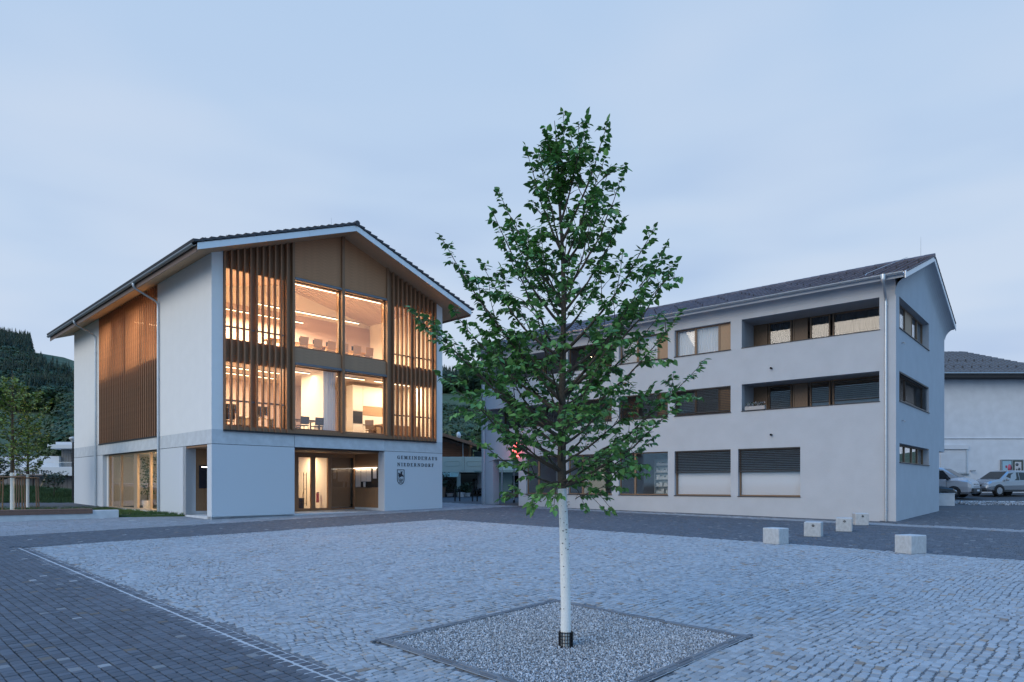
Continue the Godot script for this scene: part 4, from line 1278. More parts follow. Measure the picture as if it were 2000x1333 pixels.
	g.tube([Vector3(-0.1, 12.4, -5.42), Vector3(-0.1, 13.3, -5.42)], [0.008, 0.004], 5)
	put(g, "lightning_rod", M.gutter, H)
	g = G.new()
	g.tube([Vector3(-0.55, 12.36, -5.0), Vector3(-0.95, 10.42, 0.42)], [0.012, 0.012], 5)
	g.tube([Vector3(-0.95, 10.42, 0.42), Vector3(-0.95, 10.3, 0.62)], [0.012, 0.012], 5)
	put(g, "lightning_cable", M.zinc, H)
	for x in [[-0.32, 0.52], [-22.15, 0.52]]:
		g = G.new()
		g.tube([Vector3(x[0], 10.2, 0.61), Vector3(x[0], 10.05, 0.61), Vector3(x[0], 9.9, 0.6), Vector3(x[0] - 0.02, 9.45, 0.12), Vector3(x[0] - 0.02, 9.25, 0.085), Vector3(x[0] - 0.02, 0.5, 0.085)], [0.13, 0.1, 0.055, 0.05, 0.05, 0.05], 10)
		for y in [9.1, 6.2, 3.4, 1.0]: g.tube([Vector3(x[0] - 0.02, y, 0.085), Vector3(x[0] - 0.02, y + 0.06, 0.085)], [0.063, 0.063], 10)
		put(g, "downpipe", M.zinc, H)
	# windows of the long front
	var I := Transform3D()
	for w in [[6.74, 9.56], [9.92, 12.71]]: flats_window(H, I, -w[1], -w[0], 8.21, 9.5, {"cuts": [0.36, 0.78], "panels": [2], "tilted": [0], "curtain": [0.0, 0.78]})
	flats_window(H, I, -15.96, -13.14, 8.21, 9.5, {"cuts": [0.36, 0.78], "panels": [2], "blind": 8.3})
	for w in [[6.74, 9.56], [9.92, 12.71], [13.14, 15.96]]: flats_window(H, I, -w[1], -w[0], 5.34, 6.56, {"cuts": [0.36, 0.78], "panels": [2], "tilted": [0], "blind": 5.42})
	for w in [[3.65, 6.39], [6.74, 9.56]]: flats_window(H, I, -w[1], -w[0], 1.5, 3.64, {"blind": 2.62, "shade": 2.55, "tilt": 0.62})
	for w in [[9.92, 12.71], [13.14, 15.96], [16.3, 18.92]]: flats_window(H, I, -w[1], -w[0], 1.5, 3.64, {"cuts": [0.32], "deep": 0.12})
	# gable windows
	flats_window(H, GABLE2, 0.58, 6.72, 8.3, 9.55, {"cuts": [0.22, 0.4, 0.62, 0.8], "panels": [0, 2], "deep": 0.26})
	flats_window(H, GABLE2, 0.58, 6.72, 5.38, 6.57, {"cuts": [0.24, 0.4], "panels": [0], "blind": 5.46, "deep": 0.26, "tilt": 0.45})
	flats_window(H, GABLE2, 0.62, 6.74, 2.92, 3.68, {"cuts": [0.12, 0.36, 0.6, 0.8], "deep": 0.24})
	for y in [7.75, 4.6]:
		g = G.new()
		g.tube([Vector3(0.0, y, -1.0), Vector3(0.1, y + 0.01, -1.0), Vector3(0.12, y - 0.06, -1.0)], [0.02, 0.022, 0.022], 8)
		put(g, "overflow_spout", M.gutter, H)
	for y in [7.14, 4.21]:
		g = G.new()
		g.tube([Vector3(-4.87, y, 0), Vector3(-4.87, y, 0.12)], [0.045, 0.045], 12, false)
		g.tube([Vector3(-4.87, y, 0.005), Vector3(-4.87, y, 0.01)], [0.044, 0.044], 12)
		put(g, "overflow_spout", M.black, H)
	# loggias
	for L in [[0.50, 6.30, 4.9, 9.52, 1], [0.50, 6.30, 4.9, 6.6, 0], [16.2, 22.0, 4.9, 9.52, 2], [16.2, 22.0, 4.9, 6.6, 3]]:
		var x0: float = -L[1]
		var x1: float = -L[0]
		var top: float = L[3]
		var low := top - 2.35
		var kind: int = L[4]
		put(B(x0, x1, top, top + 0.06, -0.355, -1.65), "loggia_ceiling", M.grey_plaster, H)
		put(B(x0 - 0.06, x0, low, top, -0.355, -1.65), "loggia_wall", M.grey_plaster, H)
		put(B(x1, x1 + 0.06, low, top, -0.355, -1.65), "loggia_wall", M.grey_plaster, H)
		g = G.new()
		g.cbox(Vector3((x0 + x1) * 0.5, (8.21 if top > 8.0 else 5.34) - 0.005, -0.17), Vector3(x1 - x0 - 0.12, 0.03, 0.4), 0.006)
		put(g, "parapet_cap", M.sill, H)
		# back of the loggia: [from, to, what] measured from the gable side
		var segs := [[0.0, 2.3, "glass"], [2.4, 3.25, "glass"], [3.35, 4.0, "wood"], [4.05, 5.1, "glass"], [5.15, 5.8, "wood"]] if kind < 2 else [[0.0, 0.9, "wood"], [0.95, 2.6, "glass"], [2.65, 3.3, "wood"], [3.35, 5.8, "glass"]]
		for sg in segs:
			var a: float = x1 - sg[1]
			var b: float = x1 - sg[0]
			g = G.new()
			g.span(Vector3(a, low, -1.6), Vector3(a + 0.06, top, -1.7)); g.span(Vector3(b - 0.06, low, -1.6), Vector3(b, top, -1.7))
			g.span(Vector3(a + 0.06, top - 0.06, -1.602), Vector3(b - 0.06, top, -1.698)); g.span(Vector3(a + 0.06, low, -1.602), Vector3(b - 0.06, low + 0.06, -1.698))
			var w := put(g, "loggia_window" if sg[2] == "glass" else "loggia_panel", M.window_wood, H)
			if sg[2] == "wood":
				put(B(a + 0.06, b - 0.06, low + 0.06, top - 0.06, -1.63, -1.67), "wood_panel", M.window_wood, w)
			else:
				pane(w, a + 0.06, b - 0.06, low + 0.06, top - 0.06, -1.65, M.pane_dark)
				if kind == 1:
					g = G.new()
					var k := int((b - a - 0.2) / 0.07)
					for i in k: g.quad(Vector3(a + 0.1 + i * 0.07, low, -1.8 - 0.04 * (i % 2)), Vector3(a + 0.17 + i * 0.07, low, -1.8 - 0.04 * ((i + 1) % 2)), Vector3(a + 0.17 + i * 0.07, top, -1.8 - 0.04 * ((i + 1) % 2)), Vector3(a + 0.1 + i * 0.07, top, -1.8 - 0.04 * (i % 2)))
					put(g, "curtain", plain(Color(0.10, 0.11, 0.12), 0.9), w)
				if kind == 0 or kind == 3:
					g = G.new()
					g.cbox(Vector3.ZERO, Vector3(b - a - 0.06, 0.006, 0.07), 0.002, Basis(Vector3.RIGHT, 0.26))
					var sm := g.mesh()
					var till := 0.9 if sg[0] < 3.0 else 1.5
					for i in int(till / 0.082):
						var s := put(sm, "slat", M.blind, w)
						s.position = Vector3((a + b) * 0.5, top - 0.08 - i * 0.082, -1.54)
					put(B(a + 0.03, b - 0.03, top - till - 0.03, top - till, -1.52, -1.56), "bottom_rail", M.blind, w)
	# shop fittings seen through the ground-floor windows
	for s in 3:
		var t := thing("shop_shelf", ["tall white shop shelf with rows of small packets behind the wide shop window", "white shop shelf with packets behind the window beside the trunk", "white shop shelf with packets behind the window next to the passage"][s], "shelf", T2 * Transform3D(Basis(), Vector3([-10.9, -14.6, -17.3][s], 0.85, -1.5)), "shop shelves")
		put(B(-0.55, 0.55, 0.1, 2.5, -0.28, -0.32), "back_panel", plain(Color(0.42, 0.50, 0.50), 0.6), t)
		for i in 6: put(CB(-0.55, 0.55, 0.35 + i * 0.36, 0.37 + i * 0.36, 0.02, -0.28, 0.004), "shelf_board", plain(Color(0.55, 0.6, 0.6), 0.4), t)
		for x in [-0.57, 0.55]: put(B(x, x + 0.02, 0.0, 2.5, 0.02, -0.3), "side_panel", plain(Color(0.45, 0.5, 0.5), 0.4), t)
		g = G.new()
		for i in 6:
			var x := -0.5
			while x < 0.45:
				var wd := rng.randf_range(0.05, 0.11)
				var h := rng.randf_range(0.1, 0.24)
				if rng.randf() < 0.8: g.span(Vector3(x, 0.372 + i * 0.36, -0.05), Vector3(x + wd, 0.372 + i * 0.36 + h, -0.2))
				x += wd + 0.012
		tag(put(g, "packets", plain(Color(0.6, 0.66, 0.68), 0.5), t), "small pale packets in rows", "", "", "stuff")
	var cab := put(B(-15.3, -13.9, 0.86, 3.4, -0.6, -0.64), "shop_partition", plain(Color(0.45, 0.44, 0.36), 0.7))
	cab.transform = T2
	tag(cab, "plain beige partition behind the shop window by the linden trunk", "partition")
	# neon letter over the passage
	var n := thing("neon_sign", "red glowing neon letter A over the passage corner", "sign", T2 * Transform3D(Basis(), Vector3(-19.55, 4.05, 0.22)))
	put(B(-0.03, 0.03, -0.3, 0.4, -0.05, -0.2), "bracket", M.dark_metal, n)
	var strokes := [[Vector3(-0.33, -0.42, 0), Vector3(-0.08, 0.25, 0), Vector3(0.04, 0.5, 0), Vector3(0.10, 0.42, 0), Vector3(0.2, -0.42, 0)], [Vector3(-0.2, -0.1, 0), Vector3(0.14, -0.1, 0)], [Vector3(-0.45, -0.42, 0), Vector3(-0.2, -0.42, 0)], [Vector3(0.08, -0.42, 0), Vector3(0.34, -0.42, 0)], [Vector3(-0.18, -0.40, 0), Vector3(-0.0, 0.22, 0), Vector3(0.03, 0.3, 0), Vector3(0.06, 0.1, 0), Vector3(0.1, -0.40, 0)]]
	for s in strokes:
		g = G.new()
		var rr := []
		for p in s: rr.append(0.022)
		g.tube(s, rr, 7)
		put(g, "neon_tube", M.neon, n)
	var nl := OmniLight3D.new()
	nl.name = "neon_glow"
	nl.light_color = Color(1.0, 0.16, 0.2)
	nl.light_energy = 0.28
	nl.light_size = 0.2
	nl.omni_range = 20.0
	nl.omni_attenuation = 2.0
	nl.shadow_enabled = true
	add_child(nl)
	nl.transform = T2 * Transform3D(Basis(), Vector3(-19.5, 4.0, 0.42))
	# flower box on the first-floor loggia
	var fb := thing("flower_box", "grey flower box with pale blossoms on the lower loggia parapet", "flower box", T2 * Transform3D(Basis(), Vector3(-5.6, 5.36, -0.02)))
	put(CB(-0.45, 0.45, 0.0, 0.17, 0.1, -0.1), "box", M.loggia_ceiling, fb)
	var xs := []
	var cs := []
	for i in 160:
		xs.append(leaf_xf(Vector3(rng.randf_range(-0.42, 0.42), rng.randf_range(0.16, 0.34), rng.randf_range(-0.1, 0.14)), Vector3(rng.randf_range(-1, 1), rng.randf_range(-0.3, 1), rng.randf_range(-1, 1)), rng.randf_range(0.04, 0.07)))
		cs.append(Color(0.5, 0.5, 0.56) if rng.randf() < 0.45 else Color(0.04, 0.07, 0.04))
	many("flowers", leaf_mesh(), M.foliage, xs, cs, fb)

# ---------------------------------------------------------------- plants
var leaf_cache: ArrayMesh = null
func leaf_mesh() -> ArrayMesh:          # heart-shaped leaf one unit long, base at the origin, tip along +z
	if leaf_cache: return leaf_cache
	var g := G.new()
	var side := [Vector3(0.26, 0.05, -0.07), Vector3(0.45, 0.10, 0.16), Vector3(0.43, 0.08, 0.46), Vector3(0.22, 0.02, 0.78), Vector3(0.0, -0.10, 1.04)]
	var mid := [Vector3(0, 0, 0.02), Vector3(0, -0.01, 0.2), Vector3(0, -0.03, 0.48), Vector3(0, -0.06, 0.78), Vector3(0, -0.10, 1.04)]
	for s in [1.0, -1.0]:
		for i in 4:
			var a: Vector3 = side[i] * Vector3(s, 1, 1)
			var b: Vector3 = side[i + 1] * Vector3(s, 1, 1)
			if s > 0:
				g.tri(mid[i], mid[i + 1], a); g.tri(mid[i + 1], b, a)
			else:
				g.tri(mid[i], a, mid[i + 1]); g.tri(mid[i + 1], a, b)
	leaf_cache = g.mesh()
	return leaf_cache
func leaf_xf(p: Vector3, dir: Vector3, size: float) -> Transform3D:
	var z := (dir + Vector3(rng.randf_range(-0.35, 0.35), rng.randf_range(-0.35, 0.25), rng.randf_range(-0.35, 0.35))).normalized()
	var up := Vector3(rng.randf_range(-0.8, 0.8), 1.0, rng.randf_range(-0.8, 0.8))
	var x := up.cross(z).normalized()
	var y := z.cross(x)
	return Transform3D(Basis(x * size, y * size, z * size), p)
func bezier(a: Vector3, b: Vector3, c: Vector3, t: float) -> Vector3:
	return a.lerp(b, t).lerp(b.lerp(c, t), t)
func grow(limb: G, twigs: G, leaves: Array, p0: Vector3, p2: Vector3, r0: float, o: Dictionary) -> void:
	# one bough from p0 to p2 with side twigs and the leaves on them
	var d := p2 - p0
	var p1 := p0 + Vector3(d.x * 0.55, d.y * (0.34 if d.y > 0 else 0.1) + (0.12 if d.y < 0.2 else 0.0), d.z * 0.55) + Vector3(rng.randf_range(-0.1, 0.1), 0, rng.randf_range(-0.1, 0.1)) * d.length() * 0.5
	var n := 7
	var pts := []
	var rad := []
	for i in n + 1:
		var t := i / float(n)
		pts.append(bezier(p0, p1, p2, t) + Vector3(rng.randf_range(-1, 1), rng.randf_range(-1, 1), rng.randf_range(-1, 1)) * 0.012 * d.length() * sin(t * PI))
		rad.append(lerpf(r0, 0.0028, pow(t, 0.8)))
	limb.tube(pts, rad, 6, false)
	var ln := d.length()
	var step: float = o.step
	var k := int(ln * (1.0 - o.bare) / step)
	var flip := 1.0
	for i in k + 1:
		var t: float = o.bare + (1.0 - o.bare) * (i + rng.randf() * 0.6) / maxf(1.0, k)
		if t > 1.0: t = 1.0
		var p := bezier(p0, p1, p2, t)
		var f := (bezier(p0, p1, p2, minf(1.0, t + 0.05)) - bezier(p0, p1, p2, maxf(0.0, t - 0.05))).normalized()
		var s := f.cross(Vector3.UP).normalized() * flip
		flip = -flip
		s = s.rotated(f, rng.randf_range(-1.1, 1.1))
		var tl: float = rng.randf_range(0.5, 1.25) * o.twig * (1.05 - 0.45 * t)
		if i == k: s = f * 0.5
		var td := (f * rng.randf_range(0.5, 0.95) + s * rng.randf_range(0.5, 0.95) + Vector3(0, rng.randf_range(-0.12, 0.22), 0)).normalized()
		var e := p + td * tl - Vector3(0, tl * tl * 0.25, 0)
		twigs.tube([p, p.lerp(e, 0.5) + Vector3(0, tl * 0.06, 0), e], [0.0045, 0.003, 0.0015], 4, false)
		if rng.randf() < o.skip and t < 0.8: continue
		var m := int(tl / o.gap) + 3
		for j in m:
			var q := p.lerp(e, clampf((j + 0.7) / m, 0.12, 1.0)) + Vector3(0, tl * 0.05 * sin(PI * j / m), 0)
			var sd := td.cross(Vector3.UP).normalized() * (1.0 if j % 2 == 0 else -1.0)
			var ld := (td * 0.55 + sd * rng.randf_range(0.5, 1.1) + Vector3(0, rng.randf_range(-0.9, -0.1), 0)).normalized()
			if j == m - 1: ld = (td + Vector3(0, -0.5, 0)).normalized()
			var lp: Vector3 = q + (sd * 0.6 + Vector3(0, -0.2, 0)) * rng.randf_range(0.01, 0.045) * o.size_k
			leaves.append(leaf_xf(lp, ld, rng.randf_range(o.lo, o.hi)))
func linden() -> void:
	var D := 7.8
	var px := func(x: float, y: float, dz: float) -> Vector3:       # a point of the tree, given where it was measured
		return Vector3((x - 1000.0) / 1333.0 * D, 2.0 - (y - 948.0) / 1333.0 * D, -D - dz)
	var base: Vector3 = px.call(1105.0, 1262.0, 0.0)
	var T := thing("linden_tree", "young leafy linden with whitewashed trunk in the square gravel bed", "tree", Transform3D(Basis(), base))
	var trunk_px := [[1105, 1268, 0.059], [1105, 1180, 0.057], [1103, 1100, 0.054], [1101, 1020, 0.051], [1098, 955, 0.050], [1097, 900, 0.049], [1098, 840, 0.046], [1098, 760, 0.040], [1100, 690, 0.034], [1101, 600, 0.029], [1100, 520, 0.024], [1097, 460, 0.019], [1093, 400, 0.014], [1090, 330, 0.010], [1087, 275, 0.006], [1083, 236, 0.003]]
	var spine := []
	var girth := []
	for t in trunk_px:
		spine.append((px.call(t[0], t[1], 0.0) as Vector3) - base)
		girth.append(t[2])
	var g := G.new()
	g.tube(spine.slice(0, 5), girth.slice(0, 5), 16)
	put(g, "trunk", M.limewash, T, "whitewashed lower trunk")
	g = G.new()
	g.tube(spine.slice(4), girth.slice(4), 12)
	put(g, "stem", M.bark, T, "brown upper trunk")
	for k in 34:    # scars and nicks in the wash
		var y := rng.randf_range(0.3, 1.75)
		var a := rng.randf_range(-0.3, 3.4)
		var gg := G.new()
		gg.ball(Vector3(cos(a) * 0.0555, y, sin(a) * 0.0555) + Vector3(-0.0105 * y, 0, 0), Vector3(rng.randf_range(0.004, 0.013), rng.randf_range(0.003, 0.007), 0.005), 6)
		put(gg, "bark_scar", M.bark, T)
	var on_spine := func(y: float) -> Vector3:
		for i in spine.size() - 1:
			if y <= spine[i + 1].y: return (spine[i] as Vector3).lerp(spine[i + 1], clampf((y - spine[i].y) / (spine[i + 1].y - spine[i].y), 0, 1))
		return spine[spine.size() - 1]
	var boughs := [[800, 596, 0.35, 772], [868, 486, -0.3, 735], [938, 497, 0.4, 665], [842, 640, -0.5, 800], [850, 722, 0.3, 842], [905, 765, -0.7, 880], [935, 868, -0.35, 915], [1035, 992, -0.35, 945], [1075, 985, -0.6, 950],
		[972, 355, 0.25, 565], [963, 442, -0.4, 610], [1028, 283, 0.1, 480], [1050, 330, -0.35, 500], [1120, 250, 0.15, 400], [1146, 236, -0.1, 425], [1182, 262, -0.25, 455], [1196, 315, 0.3, 500], [1206, 372, -0.3, 545], [1222, 418, 0.2, 585],
		[1262, 478, -0.45, 655], [1306, 474, 0.2, 690], [1308, 535, -0.25, 725], [1310, 592, 0.5, 752], [1300, 645, -0.55, 800], [1378, 708, 0.15, 868], [1318, 790, -0.4, 905], [1292, 850, 0.35, 925], [1245, 925, -0.2, 945], [1198, 992, 0.1, 948], [1150, 985, 0.45, 952],
		[1010, 560, 0.8, 700], [1180, 600, 0.85, 740], [1060, 430, 0.55, 590], [1150, 430, -0.6, 590], [1040, 640, -0.95, 780], [1170, 690, -1.0, 820], [1100, 560, -0.8, 720], [1090, 480, 0.6, 640], [990, 760, 0.95, 850], [1200, 790, 0.95, 870], [1090, 830, -1.0, 900], [1020, 820, -0.75, 905], [1180, 880, -0.8, 925], [1240, 720, 0.7, 840], [930, 620, 0.6, 770], [1250, 560, -0.6, 740], [980, 500, -0.55, 680], [1130, 700, 1.1, 820], [960, 700, -0.8, 835], [880, 600, 0.1, 760], [905, 545, -0.1, 720], [995, 420, 0.4, 580], [1075, 275, 0.1, 420], [1170, 350, -0.4, 500], [1000, 640, 0.3, 760], [1060, 700, 0.6, 800], [1215, 650, 0.2, 780], [1240, 600, 0.3, 750], [1190, 480, 0.5, 630], [1025, 470, -0.2, 620], [900, 660, 0.6, 800], [1270, 760, 0.0, 870], [1220, 860, 0.5, 915], [1130, 780, -0.9, 880], [955, 800, 0.5, 890], [1120, 400, 0.3, 540]]
	var limbs := G.new()
	var twigs := G.new()
	var leaves := []
	for b in boughs:
		var tip: Vector3 = (px.call(b[0], b[1], b[2]) as Vector3) - base
		var foot: float = minf(b[3] + (0.22 * absf(b[0] - 1100.0) if b[1] < b[3] - 40 else 0.0), 952.0)
		var y0: float = ((px.call(1100.0, foot, 0.0) as Vector3) - base).y
		var p0: Vector3 = on_spine.call(y0)
		var ln := p0.distance_to(tip)
		tip = p0.lerp(tip, 1.0 - 0.045 / maxf(ln, 0.4))
		var lg := G.new()
		var leafing := {"step": 0.078, "bare": 0.25, "twig": 0.19, "skip": 0.27, "gap": 0.026, "lo": 0.044, "hi": 0.082, "size_k": 0.8}
		grow(lg, twigs, leaves, p0, tip, clampf(0.0125 * ln + 0.002, 0.006, 0.024), leafing)
		for k in int(ln / 0.5):      # side boughs
			var t := rng.randf_range(0.3, 0.85)
			var q := p0.lerp(tip, t) + Vector3(0, -0.05 * ln * sin(PI * t), 0)
			var out := (tip - p0).normalized()
			var sd := out.cross(Vector3(rng.randf_range(-0.6, 0.6), 1, rng.randf_range(-0.6, 0.6))).normalized() * (1.0 if k % 2 == 0 else -1.0)
			grow(lg, twigs, leaves, q, q + (out * 0.75 + sd * 0.75 + Vector3(0, 0.2, 0)).normalized() * rng.randf_range(0.28, 0.5) * (1.2 - 0.6 * t), 0.006, leafing)
		put(lg, "bough", M.bark, T)
	for k in 5:      # twigs of the leading shoot
		var q0: Vector3 = spine[spine.size() - 4 + (k % 3)]
		grow(twigs, twigs, leaves, q0, spine[spine.size() - 1] + Vector3(rng.randf_range(-0.1, 0.1), -0.04 - k * 0.11, rng.randf_range(-0.15, 0.15)), 0.004, {"step": 0.05, "bare": 0.0, "twig": 0.16, "skip": 0.0, "gap": 0.028, "lo": 0.045, "hi": 0.08, "size_k": 0.8})
	put(twigs, "twigs", M.bark, T).set_meta("kind", "stuff")
	# the leaves that show largest one by one, the rest together
	var eye := Vector3(0, 2, 0) - base
	var order := []
	for x in leaves: order.append([(x as Transform3D).basis.z.length() / (x.origin as Vector3).distance_to(eye), x])
	order.sort_custom(func(a, b): return a[0] > b[0])
	var greens := []
	for c in [Color(0.092, 0.225, 0.060), Color(0.115, 0.26, 0.066), Color(0.072, 0.185, 0.054), Color(0.135, 0.285, 0.072)]:
		var m: StandardMaterial3D = M.foliage.duplicate()
		m.albedo_color = srgb(c)
		m.vertex_color_use_as_albedo = false
		greens.append(m)
	var xfs := []
	var cols := []
	for i in order.size():
		if i < 300: put(leaf_mesh(), "leaf", greens[i % 4], T).transform = order[i][1]
		else:
			xfs.append(order[i][1])
			cols.append(Color(0.105, 0.25, 0.066) * rng.randf_range(0.55, 1.4))
	many("foliage", leaf_mesh(), M.foliage, xfs, cols, T)
	print("linden leaves ", order.size())
	# plastic mesh collar round the foot
	var c := thing("trunk_guard", "black plastic mesh collar round the foot of the linden", "trunk guard", Transform3D(Basis(), base))
	for i in 14:
		var a := TAU * i / 14.0
		var gg := G.new()
		gg.bar(Vector3(cos(a) * 0.074, -0.02, sin(a) * 0.074), Vector3(cos(a) * 0.074, 0.165, sin(a) * 0.074), 0.020, 0.005, Vector3(-sin(a), 0, cos(a)))
		put(gg, "strip", M.black, c)
	for k in 5:
		var gg := G.new()
		var ring := []
		var rr := []
		for i in 17:
			ring.append(Vector3(cos(TAU * i / 16.0) * 0.076, 0.002 + k * 0.0395, sin(TAU * i / 16.0) * 0.076)); rr.append(0.004 if k % 4 else 0.006)
		gg.tube(ring, rr, 5, false)
		put(gg, "ring", M.black, c)
func young_tree(called: String, label: String, where: Vector3, h: float, spread_: float, wash: float, leaf_c: Color, boughs: int, group := "", leaf := 0.1) -> void:
	var T := thing(called, label, "tree", Transform3D(Basis(), where), group)
	var g := G.new()
	var r0 := 0.011 * h + 0.012
	if wash > 0.0:
		g.tube([Vector3(0, -0.05, 0), Vector3(0, wash, 0)], [r0 * 1.05, r0], 10)
		put(g, "trunk", M.limewash, T, "whitewashed lower trunk")
	g = G.new()
	g.tube([Vector3(0, maxf(wash, -0.05), 0), Vector3(0.03, h * 0.55, 0.02), Vector3(0, h * 0.97, 0)], [r0, r0 * 0.6, 0.008], 8)
	put(g, "stem", M.bark, T)
	var limbs := G.new()
	var twigs := G.new()
	var leaves := []
	for i in boughs:
		var t := i / float(boughs - 1)
		var y := lerpf(h * 0.30, h * 0.9, t)
		var a := i * 2.4
		var rr := spread_ * sin(PI * lerpf(0.28, 0.97, t)) * rng.randf_range(0.75, 1.1)
		grow(limbs, twigs, leaves, Vector3(0.02, y, 0), Vector3(cos(a) * rr, y + rr * rng.randf_range(0.7, 1.1), sin(a) * rr), 0.016, {"step": 0.11, "bare": 0.25, "twig": 0.34, "skip": 0.12, "gap": 0.06, "lo": leaf * 0.75, "hi": leaf * 1.25, "size_k": 1.3})
	put(limbs, "boughs", M.bark, T).set_meta("kind", "stuff")
	put(twigs, "twigs", M.bark, T).set_meta("kind", "stuff")
	var cols := []
	for x in leaves: cols.append(leaf_c * rng.randf_range(0.6, 1.4))
	many("crown", leaf_mesh(), M.foliage, leaves, cols, T)
func tree_stake(label: String, where: Vector3, half: float, h: float, turn: float) -> void:
	var s := thing("tree_stake_frame", label, "tree stakes", Transform3D(Basis(Vector3.UP, turn), where), "timber tree supports")
	var k := [[-1, -1], [1, -1], [1, 1], [-1, 1]]
	for q in k:
		var g := G.new()
		g.tube([Vector3(q[0] * half * 1.1, -0.1, q[1] * half * 1.1), Vector3(q[0] * half, h, q[1] * half)], [0.034, 0.03], 8)
		put(g, "post", M.stake_wood, s)
	for i in 4:
		var g := G.new()
		var a: Array = k[i]
		var b: Array = k[(i + 1) % 4]
		g.tube([Vector3(a[0] * half * 1.1, h - 0.06, a[1] * half * 1.1), Vector3(b[0] * half * 1.1, h - 0.06, b[1] * half * 1.1)], [0.04, 0.04], 8)
		put(g, "rail", M.stake_wood, s)

# ---------------------------------------------------------------- hills
func ridge(x: float) -> float:
	var pts := [[-900.0, 150.0], [-500.0, 122.0], [-390.0, 106.0], [-340.0, 100.0], [-310.0, 90.0], [-240.0, 80.0], [-140.0, 77.0], [-60.0, 75.0], [0.0, 74.0], [120.0, 56.0], [300.0, 44.0], [900.0, 30.0]]
	for i in pts.size() - 1:
		if x <= pts[i + 1][0]:
			var t: float = clampf((x - pts[i][0]) / (pts[i + 1][0] - pts[i][0]), 0, 1)
			return lerpf(pts[i][1], pts[i + 1][1], t)
	return 30.0
var hill_noise := FastNoiseLite.new()
func hill(x: float, d: float) -> float:
	var t := clampf((d - 130.0) / 390.0, 0.0, 1.25)
	var y := 2.5 + ridge(x * 500.0 / maxf(d, 200.0)) * (d / 520.0 if t < 1.0 else 1.0) * smoothstep(0.0, 1.0, minf(t, 1.0))
	y *= 1.0
	if t > 1.0: y -= (t - 1.0) * 60.0
	return y + hill_noise.get_noise_2d(x * 1.4, d * 1.4) * 4.0 * t
func blob_tree(seed_: int, conifer: bool) -> ArrayMesh:
	var r := RandomNumberGenerator.new()
	r.seed = seed_
	var g := G.new()
	if conifer:
		for i in 170:
			var y := r.randf_range(0.06, 1.0)
			var w := (1.02 - y) * 0.21 + 0.01
			var a := r.randf() * TAU
			var o := Vector3(cos(a), 0, sin(a))
			var s := Vector3(-sin(a), 0, cos(a))
			var tip := Vector3(0, y - 0.05, 0) + o * w * r.randf_range(0.75, 1.1)
			g.tri(Vector3(0, y + 0.03, 0), tip + s * w * 0.2, tip - s * w * 0.2)
	else:
		var lobes := []
		for i in 9: lobes.append([Vector3(r.randf_range(-0.25, 0.25), r.randf_range(0.35, 0.85), r.randf_range(-0.25, 0.25)), r.randf_range(0.14, 0.24)])
		for i in 520:
			var l = lobes[i % lobes.size()]
			var n := Vector3(r.randf_range(-1, 1), r.randf_range(-0.7, 1), r.randf_range(-1, 1)).normalized()
			var p: Vector3 = l[0] + n * l[1] * r.randf_range(0.7, 1.08)
			var s := n.cross(Vector3(r.randf(), r.randf(), r.randf())).normalized() * 0.033
			var u := n.cross(s) * 1.1
			g.tri(p - s - u, p + s - u * 0.3, p + u)
			g.tri(p + s - u, p + u * 0.7 + s, p - s)
		g.tube([Vector3(0, 0, 0), Vector3(0, 0.5, 0)], [0.025, 0.015], 5, false)
	return g.mesh()
